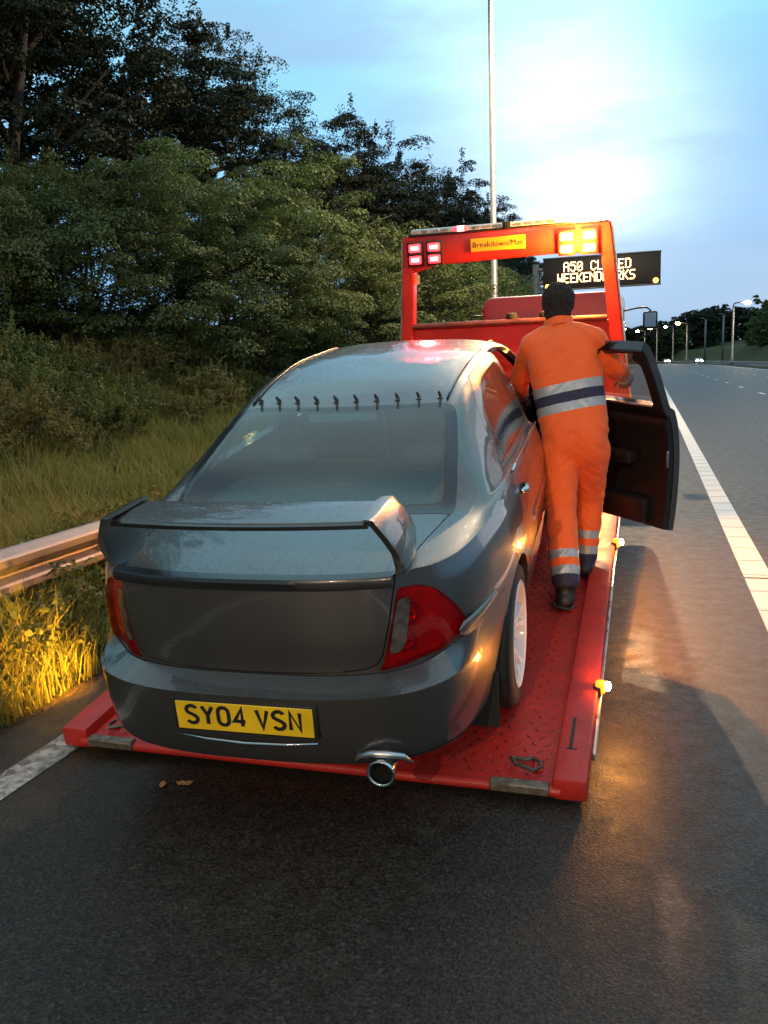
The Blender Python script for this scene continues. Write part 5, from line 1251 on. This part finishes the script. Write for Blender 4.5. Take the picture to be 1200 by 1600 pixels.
TREE = [(crown_mesh(11, 14, 4.6, 400, 88000, .115, .08, lm_tree, rc=(.30, .85), shell=.55, lump=.30, base=.16), limbs(11, 14, 4.6, .26, 14)),
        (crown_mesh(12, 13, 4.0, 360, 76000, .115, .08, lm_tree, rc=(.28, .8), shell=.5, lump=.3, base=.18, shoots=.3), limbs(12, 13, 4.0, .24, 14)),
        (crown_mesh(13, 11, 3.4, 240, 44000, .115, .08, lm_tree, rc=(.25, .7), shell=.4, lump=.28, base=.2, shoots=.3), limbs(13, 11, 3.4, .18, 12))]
WEED = [(crown_mesh(21, 1.1, .75, 70, 5200, .075, .026, lm_weed, rc=(.08, .2), shell=.45, shoots=.8), limbs(21, 1.1, .7, .012, 5, .3, 3)),
        (crown_mesh(22, .95, .70, 60, 4600, .065, .035, lm_weed2, rc=(.08, .2), shell=.45, shoots=.7), limbs(22, .95, .65, .012, 5, .3, 3))]
FAR = [(crown_mesh(31, 16, 6.0, 130, 5200, 1.0, .75, lm_tree, rc=(.8, 1.8), shell=.6, lump=.3, base=.01, zmin=-.95), limbs(31, 16, 5.5, .3, 6)),
       (crown_mesh(32, 13, 5.5, 130, 5200, .9, .65, lm_bush, rc=(.7, 1.6), shell=.6, lump=.3, base=.01, zmin=-.95), limbs(32, 13, 5.0, .25, 6))]
def plant(name, proto, x, y, z, s, rot, label, cat, group, sz=1.0):
    t = thing(name, label, cat, (x, y, z), (0, 0, rot), group); t.scale = (s, s, s*sz)
    for nm, me in (('crown', proto[0]), ('trunk', proto[1])):
        o = bpy.data.objects.new(nm, me); COL.objects.link(o); o.parent = t
    return t
def gz(x, y): return bank_z(x-bend(y), y)
r = np.random.default_rng(77)
# the hedge of tall bushes along the bank: x, y, prototype, scale, own label
hedge = [(-14.2, 11.0, 0, .85, 'dark green bush at the left edge behind the tall weeds'),
 (-12.0, 13.6, 1, .92, 'pale olive bush on the bank left of the grey car roof'),
 (-16.0, 14.0, 2, 1.0, 'bush rising at the far left under the big dark tree'),
 (-10.6, 16.2, 0, 1.0, 'broad hawthorn bush in the middle of the bank'),
 (-13.2, 18.0, 1, 1.12, 'olive bush half hidden behind the broad hawthorn'),
 (-8.8, 19.4, 2, .92, 'upright bush above the left side of the car roof'),
 (-10.6, 20.4, 0, 1.12, 'dark bush in the second row above the car roof'),
 (-7.9, 22.6, 1, 1.02, 'yellowish bush left of the red truck frame'),
 (-9.8, 25.2, 2, 1.12, 'tall leafy bush at the end of the hedge before the frame'),
 (-7.6, 25.6, 1, 1.14, 'yellow green bush seen through the red frame'),
 (-7.4, 30.0, 0, 1.05, 'dark bush seen through the frame beside the lamp post'),
 (-8.6, 34.0, 1, 1.2, 'bush beyond the lamp post on the bank'),
 (-7.2, 38.5, 2, 1.0, 'bush on the bank seen over the truck cab'),
 (-8.4, 45.0, 0, 1.1, 'far bush on the bank behind the sign'),
 (-8.0, 53.0, 1, 1.1, 'farther bush on the bank behind the sign'),
 (-8.4, 62.0, 2, 1.1, 'last bush of the bank hedge beyond the sign')]
for x, y, k, s, lb in hedge:
    plant('hedge_bush', BUSH[k], x, y, gz(x, y)-.15, s*(.86 if y < 24 else .95), r.uniform(0, 6.28), lb, 'bush', 'tall bushes along the bank')
trees = [(-17.0, 15.5, 0, 1.12, 'biggest dark tree at the top left corner'),
 (-21.5, 19.0, 1, 1.15, 'dark tree at the left edge with sky between its leaves'),
 (-14.5, 20.0, 0, .98, 'dark broad tree left of the open sky'),
 (-18.5, 25.0, 1, 1.08, 'dark tree behind the broad one on the bank'),
 (-13.6, 26.0, 2, 1.06, 'thinner dark tree stepping down towards the sky'),
 (-15.8, 31.0, 0, .86, 'dark tree in the middle of the row on the bank'),
 (-12.8, 34.0, 1, .80, 'round dark tree left of the lamp post'),
 (-11.4, 37.5, 2, .98, 'airy dark tree just left of the tall lamp post'),
 (-10.6, 41.5, 1, .78, 'dark tree behind the tall lamp post'),
 (-10.4, 47.0, 2, .95, 'small dark tree right of the lamp post'),
 (-10.8, 54.0, 2, 1.0, 'dark tree behind the truck light bar'),
 (-11.0, 64.0, 0, .85, 'far dark tree behind the message sign'),
 (-11.5, 76.0, 1, .9, 'farthest dark tree of the bank row')]
for x, y, k, s, lb in trees:
    plant('oak_tree', TREE[k], x-(1.5 if y < 30 else .3), y, gz(x, y)-.2, s*(.93 if y < 30 else .95), r.uniform(0, 6.28), lb, 'tree', 'dark trees along the top of the bank')
# tall weeds and brambles between the hedge and the barrier
wl = ['tall tan weed clump', 'green nettle clump']
spots = []
for k in range(120):
    y = r.uniform(5.5, 17); x = -r.uniform(6.6, 10.2) - .10*(y-5)
    spots.append((x, y))
for k, (x, y) in enumerate(spots):
    kk = 0 if noise.noise(Vector((x*.4, y*.4, 5))) > -.12 else 1
    plant('weed_clump', WEED[kk], x, y, gz(x, y)-.06, r.uniform(.40, .80)*(1.25 if x < -9 else 1), r.uniform(0, 6.28), 'leafy %s on the bank behind the crash barrier' % wl[kk], 'weeds', 'tall weeds on the bank' if kk == 0 else 'green nettles on the bank', r.uniform(.8, 1.2))
# grass blades
def blades(P, Hh, Wd, r, lean=.8):
    n = len(P); a = r.uniform(0, 2*PI, n); d = np.stack([np.cos(a), np.sin(a), np.zeros(n)], 1); sd_ = np.stack([-np.sin(a), np.cos(a), np.zeros(n)], 1)
    h = Hh*r.uniform(.45, 1.25, n)[:, None]; ln = r.uniform(.1, 1, n)[:, None]*lean*h; w = Wd*r.uniform(.6, 1.3, n)[:, None]; up = np.array([[0, 0, 1.]])
    V = np.stack([P-sd_*w, P+sd_*w, P+d*ln*.3+up*h*.55+sd_*w*.8, P+d*ln*.3+up*h*.55-sd_*w*.8, P+d*ln+up*h*.95+sd_*w*.15, P+d*ln+up*h*.95-sd_*w*.15], 1).reshape(-1, 3)
    i = (np.arange(n)*6)[:, None]; F = np.concatenate([i+np.array([[0, 1, 2, 3]]), i+np.array([[3, 2, 4, 5]])]); return V, F
def scatter(n, x0, x1, y0, y1, r, pw=1.0):
    x = x0+(x1-x0)*r.random(n); y = y0+(y1-y0)*r.random(n)**pw
    z = np.array([bank_z(a, b_) for a, b_ in zip(x, y)]); return np.stack([x, y, z], 1)
r = np.random.default_rng(5)
Va, Fa = [], []; o_ = 0
for (n, x0, x1, y0, y1, h, w, pw) in ((20000, -3.02, -4.6, 2.2, 7.0, .26, .0045, 1), (16000, -3.25, -5.2, 2.2, 6.5, .46, .0048, 1), (32000, -4.2, -7.5, 3.5, 14, .34, .006, 1), (46000, -5.5, -12.5, 5, 22, .46, .008, 1), (16000, -3.5, -6.5, 7, 34, .40, .008, 1.3)):
    P = scatter(n, x0, x1, y0, y1, r, pw); dens = np.array([noise.noise(Vector((p[0]*1.3, p[1]*1.3, 0))) for p in P]); P = P[(dens+r.uniform(-.5, .5, len(P))) > -.30]
    V, F = blades(P, h, w, r); Va.append(V); Fa.append(F+o_); o_ += len(V)
me = npmesh('grass', np.concatenate(Va), np.concatenate(Fa)); me.materials.append(lm_grass); tag(obj('grass', me, []), 'long green grass growing along the verge and bank', 'grass', kind='stuff')
# broad-leaved weeds under the barrier beside the truck deck
Cw, Dw = [], []
for k in range(330):
    x, y = -r.uniform(3.12, 4.7), r.uniform(2.4, 7.5); h = r.uniform(.18, .55); z0 = bank_z(x, y); n = int(26*h/.3)
    t = r.random(n); a = r.uniform(0, 6.28); p = np.stack([x+math.cos(a)*.12*t+r.normal(0, .045, n), y+math.sin(a)*.12*t+r.normal(0, .045, n), z0+.03+h*t], 1); Cw.append(p); Dw.append(np.tile([0, 0, 1.], (n, 1)))
V, F = leaves(np.concatenate(Cw), np.concatenate(Dw), .062, .036, r, .7); me = npmesh('weeds', V, F); me.materials.append(lm_weed2); tag(obj('weeds', me, []), 'low broad leaved weeds along the verge edge under the barrier', 'weeds', kind='stuff')
# loose grit along the shoulder edge
bm_v, bm_f = [], []
for k in range(900):
    x, y = -2.95-abs(r.normal(0, .28)), r.uniform(1.6, 12); s = r.uniform(.004, .014); n0 = len(bm_v)
    for q in ((1, 0, 0), (-1, .2, 0), (0, 1, 0), (.1, -1, 0), (0, 0, .8)): bm_v.append((x+q[0]*s*r.uniform(.6, 1.2), y+q[1]*s, -.010+q[2]*s))
    bm_f += [(n0, n0+2, n0+4), (n0+2, n0+1, n0+4), (n0+1, n0+3, n0+4), (n0+3, n0, n0+4)]
me = npmesh('gravel', np.array(bm_v), np.array(bm_f)); me.materials.append(dirt); tag(obj('gravel', me, []), 'loose grit along the edge of the shoulder', 'gravel', kind='stuff')

# ================================================================ LAMP POSTS, SIGN, FAR ROAD
lamp_glow = mat('lamp_glow', (1, .8, .5), .3, emit=(1.0, .78, .48), estr=150)
lamp_glow_w = mat('lamp_glow_orange', (1, .7, .3), .3, emit=(1.0, .56, .18), estr=120)
post_m = mat('painted_post', (.20, .20, .205), .5, .5, var=.15, vscale=3)
def street_lamp(x, y, z0, H, arm, label, glow, head=.5, lit=0.0, rr=(.085, .05), group='lit lamps along the far road'):
    t = thing('street_lamp', label, 'street lamp', (x, y, z0), group=group)
    b = B(); tube(b, [(0, 0, -.3), (0, 0, 1.3), (0, 0, 1.32), (0, 0, H-.6)], [rr[0]*1.35, rr[0]*1.35, rr[0], rr[1]], 10); obj('post', b, post_m, t)
    s = 1 if arm > 0 else -1
    b = B(); tube(b, [(0, 0, H-.65), (0, 0, H-.3), (s*.15, 0, H-.08), (arm*.5, 0, H+.05), (arm, 0, H+.1)], [rr[1], rr[1]*.95, rr[1]*.9, rr[1]*.8, rr[1]*.7], 8); obj('arm', b, post_m, t)
    b = B(); box(b, (arm-.1 if s > 0 else arm-.1-head, -.14, H+.02), (arm+.1+head if s > 0 else arm+.1, .14, H+.16), bev=.04); obj('lamp_head', b, post_m, t)
    b = B(); c = arm+s*head*.5; ellip(b, (c, 0, H-.02), (head*.42, max(.13, head*.22), max(.11, head*.24)), n=14, k=8); obj('lamp_lens', b, glow, t)
    if lit: lamp(t, 'POINT', (c, 0, H-.25), lit, (1.0, .70, .42), .15)
    return t
street_lamp(-4.32, 25.5, gz(-4.32, 25.5), 12.2, 1.6, 'tall grey lamp post on the verge behind the red truck frame', lamp_glow_w, .6, 6000, (.10, .07), 'lamp posts of the motorway')
street_lamp(-4.32, -24.0, gz(-4.32, -8), 12.2, 1.6, 'tall lamp post standing behind the viewer on the left verge', lamp_glow_w, .6, 6500, (.10, .07), 'lamp posts of the motorway')
street_lamp(14.8, -34.0, 0, 12.2, -1.9, 'lamp post standing behind the viewer in the central reserve', lamp_glow_w, .6, 8000, (.10, .07), 'lamp posts of the motorway')
for (x, y, arm, H, lb, g, hd) in ((15.9, 187, 1.7, 12.0, 'bright white lamp high at the right edge of the road', lamp_glow, 1.6), (10.9, 280, -1.9, 12.0, 'orange lamp above the dark trees, second from the right', lamp_glow_w, 1.6), (7.6, 306, -1.9, 12.0, 'small lamp in front of the far trees right of the truck mirror', lamp_glow_w, 1.2), (2.6, 322, -1.6, 12.2, 'lamp seen below the truck mirror', lamp_glow_w, 1.5), (-1.6, 352, -1.9, 12.4, 'farthest lamp beside the edge of the red frame', lamp_glow_w, 1.6)):
    street_lamp(x, y, 0, H, arm, lb, g, hd, 0, (.24, .16))
for (x, y, lb) in ((14.4, 250, 'tall bare grey post in front of the far dark trees'), (17.2, 228, 'tall bare post left of the bright white lamp')):
    t = thing('lamp_post', lb, 'lamp post', (x, y, 0)); b = B(); tube(b, [(0, 0, -.3), (0, 0, 11.6)], [.26, .18], 8); obj('post', b, post_m, t); b = B(); tube(b, [(0, 0, 11.5), (-.6, 0, 11.9), (-1.6, 0, 12.0)], [.12, .10, .07], 6); obj('arm', b, post_m, t)
# message sign on the left verge reaching over the shoulder
sg = thing('message_sign', 'dark electronic message sign with lit amber text beyond the red frame', 'message sign', (-5.9, 48.0, 0))
sign_dark = mat('sign_panel', (.012, .010, .011), .5, var=.2, vscale=3); text_led = mat('sign_led', (1, .5, .1), .4, emit=(1.0, .55, .22), estr=9)
Mg = TR(-5.9, 48.0, 0)
b = B(); box(b, (.42, -.12, 5.50), (6.42, .25, 7.12), bev=.03); bmesh.ops.transform(b, matrix=RY(0), verts=b.verts); sp = obj('sign_panel', b, sign_dark, sg)
for z in (5.47, 7.12):
    b = B(); box(b, (.40, -.16, z), (6.44, .27, z+.05), bev=.01); obj('sign_edge', b, post_m, sp)
b = B(); tube(b, [(0, .1, -.4), (0, .1, 6.9)], .17, 14); obj('post', b, post_m, sg)
b = B(); tube(b, [(0, .1, 6.6), (.5, .1, 6.6)], .11, 10); tube(b, [(0, .1, 5.9), (.5, .1, 5.9)], .11, 10); obj('bracket', b, post_m, sg)
GL = {'A': '0e11111f111111', '5': '1f101e0101110e', '0': '0e11131519110e', 'C': '0e11101010110e', 'L': '1010101010101f', 'O': '0e11111111110e', 'S': '0f10100e01011e', 'E': '1f10101e10101f', 'D': '1e11111111111e', 'W': '1111111515151a', 'K': '11121418141211', 'N': '11191513111111', 'R': '1e11111e141211'}
def dots(word, x0, z0, px):
    x = x0
    for ch in word:
        if ch != ' ':
            b = B(); rows = [int(GL[ch][i:i+2], 16) for i in range(0, 14, 2)]
            for ri, rv in enumerate(rows):
                for ci in range(5):
                    if rv >> (4-ci) & 1:
                        cx_, cz_ = x+ci*px, z0-ri*.072; vs = [b.verts.new((cx_+.030*math.cos(PI/3*k), -.137, cz_+.033*math.sin(PI/3*k))) for k in range(6)]; c_ = b.verts.new((cx_, -.150, cz_))
                        for k in range(6): b.faces.new((vs[k], vs[(k+1) % 6], c_))
            bmesh.ops.recalc_face_normals(b, faces=b.faces); obj('letter', b, text_led, sp, smooth=False)
        x += px*6
dots('A50 CLOSED', 1.52, 6.86, .0585)
dots('WEEKENDWORKS', 1.20, 6.28, .0560)
for (x, z) in ((.66, 5.68), (6.18, 5.68)):
    b = B(); lathe(b, [(.0, .05), (.09, .045), (.13, .0)], 16, TR(x, -.13, z) @ RX(PI/2)); o = obj('flasher', b, amber_led, sp)
# oncoming cars
white_car = mat('white_paint', (.6, .6, .62), .35, coat=.5); head_glow = mat('headlight_glow', (1, .95, .8), .3, emit=(1, .88, .62), estr=60)
def far_car(x, y, rz, m, label):
    t = thing('oncoming_car', label, 'car', (x, y, 0), (0, 0, rz), 'oncoming cars with headlights on')
    pr = [(-2.1, .35), (-2.15, .62), (-2.0, .88), (-1.35, .98), (-.85, 1.38), (.55, 1.42), (1.25, 1.0), (2.0, .82), (2.15, .6), (2.12, .32)]
    b = B(); prism(b, pr, 1.68, RZ(-PI/2), bev=.09); obj('body', b, m, t)
    b = B(); prism(b, [(.62, 1.32), (1.2, 1.02), (1.15, 1.0), (.55, 1.30)], 1.36, RZ(-PI/2) @ TR(.03, 0, .015)); obj('windscreen', b, dark_glass, t)
    for s in (-1, 1):
        b = B(); ellip(b, (s*.60, -2.14, .68), (.34, .07, .20), n=14, k=8); obj('headlight', b, head_glow, t)
        for yy in (-1.3, 1.3):
            b = B(); lathe(b, [(.20, -.09), (.31, -.08), (.32, 0), (.31, .09), (.20, .10), (.0, .08)], 18, TR(s*.78, yy, .32) @ RY(s*PI/2)); obj('wheel', b, rubber, t)
    return t
far_car(13.4, 262, math.radians(4), white_car, 'oncoming car with two bright merged headlights by the grass mound')
far_car(6.3, 348, math.radians(9), white_car, 'small pale oncoming car just right of the open car door')
# far trees and the bushes at the right edge
r = np.random.default_rng(41)
fl = ['far dark tree in the belt behind the lamps', 'far rounded tree of the belt behind the mound']
for k in range(34):
    x = -34+3.0*k+r.uniform(-1.5, 1.5); y = 385+r.uniform(-18, 30)+.25*abs(x)
    t_ = x-(28+bend(y)); plant('far_tree', FAR[0], x, y, max(0, mound_z(max(t_, 0), min(y, 430)))-.5, r.uniform(.78, 1.02), r.uniform(0, 6), fl[0], 'tree', 'belt of far dark trees')
for (x, y, s, lb) in ((33.5, 272, .95, 'bush lit orange on its left side at the right edge'), (31.0, 262, .62, 'low dark bush below the white lamp at the right edge'), (37.5, 280, 1.15, 'dark tree cut by the right edge of the frame'), (12.5, 372, .62, 'pale bush under the orange lamp in the distance'), (29.8, 285, .42, 'smallest bush on top of the grass mound')):
    plant('far_bush', FAR[1], x, y, mound_z(max(0, x-(28+bend(y))), y)-.3, s, r.uniform(0, 6), lb, 'bush', 'bushes on the far mound')
# fallen leaves on the shoulder
leafo = mat('fallen_leaf', (.42, .22, .07), .8, var=.3, vscale=60)
for (x, y, a, lb) in ((-1.905, 2.895, .3, 'orange leaf alone on the asphalt behind the car'), (-1.835, 2.925, 1.4, 'left one of two touching orange leaves on the asphalt'), (-1.805, 2.930, 2.5, 'right one of two touching orange leaves on the asphalt')):
    b = B(); P = [(0, -.024), (.012, -.012), (.016, .004), (.007, .02), (0, .028), (-.008, .018), (-.015, .003), (-.011, -.014)]
    c0_ = b.verts.new((0, 0, .006)); vs = [b.verts.new((p[0], p[1], .003+.006*math.sin(i*2.1)**2)) for i, p in enumerate(P)]
    for i in range(8): b.faces.new((c0_, vs[i], vs[(i+1) % 8]))
    r2_ = bmesh.ops.extrude_face_region(b, geom=list(b.faces))
    for v in [g for g in r2_['geom'] if isinstance(g, bmesh.types.BMVert)]: v.co.z += .0012
    bmesh.ops.recalc_face_normals(b, faces=b.faces); o = obj('fallen_leaf', b, leafo); o.location = (x, y, .002); o.rotation_euler = (0, 0, a); tag(o, lb, 'leaf', 'fallen leaves on the shoulder')
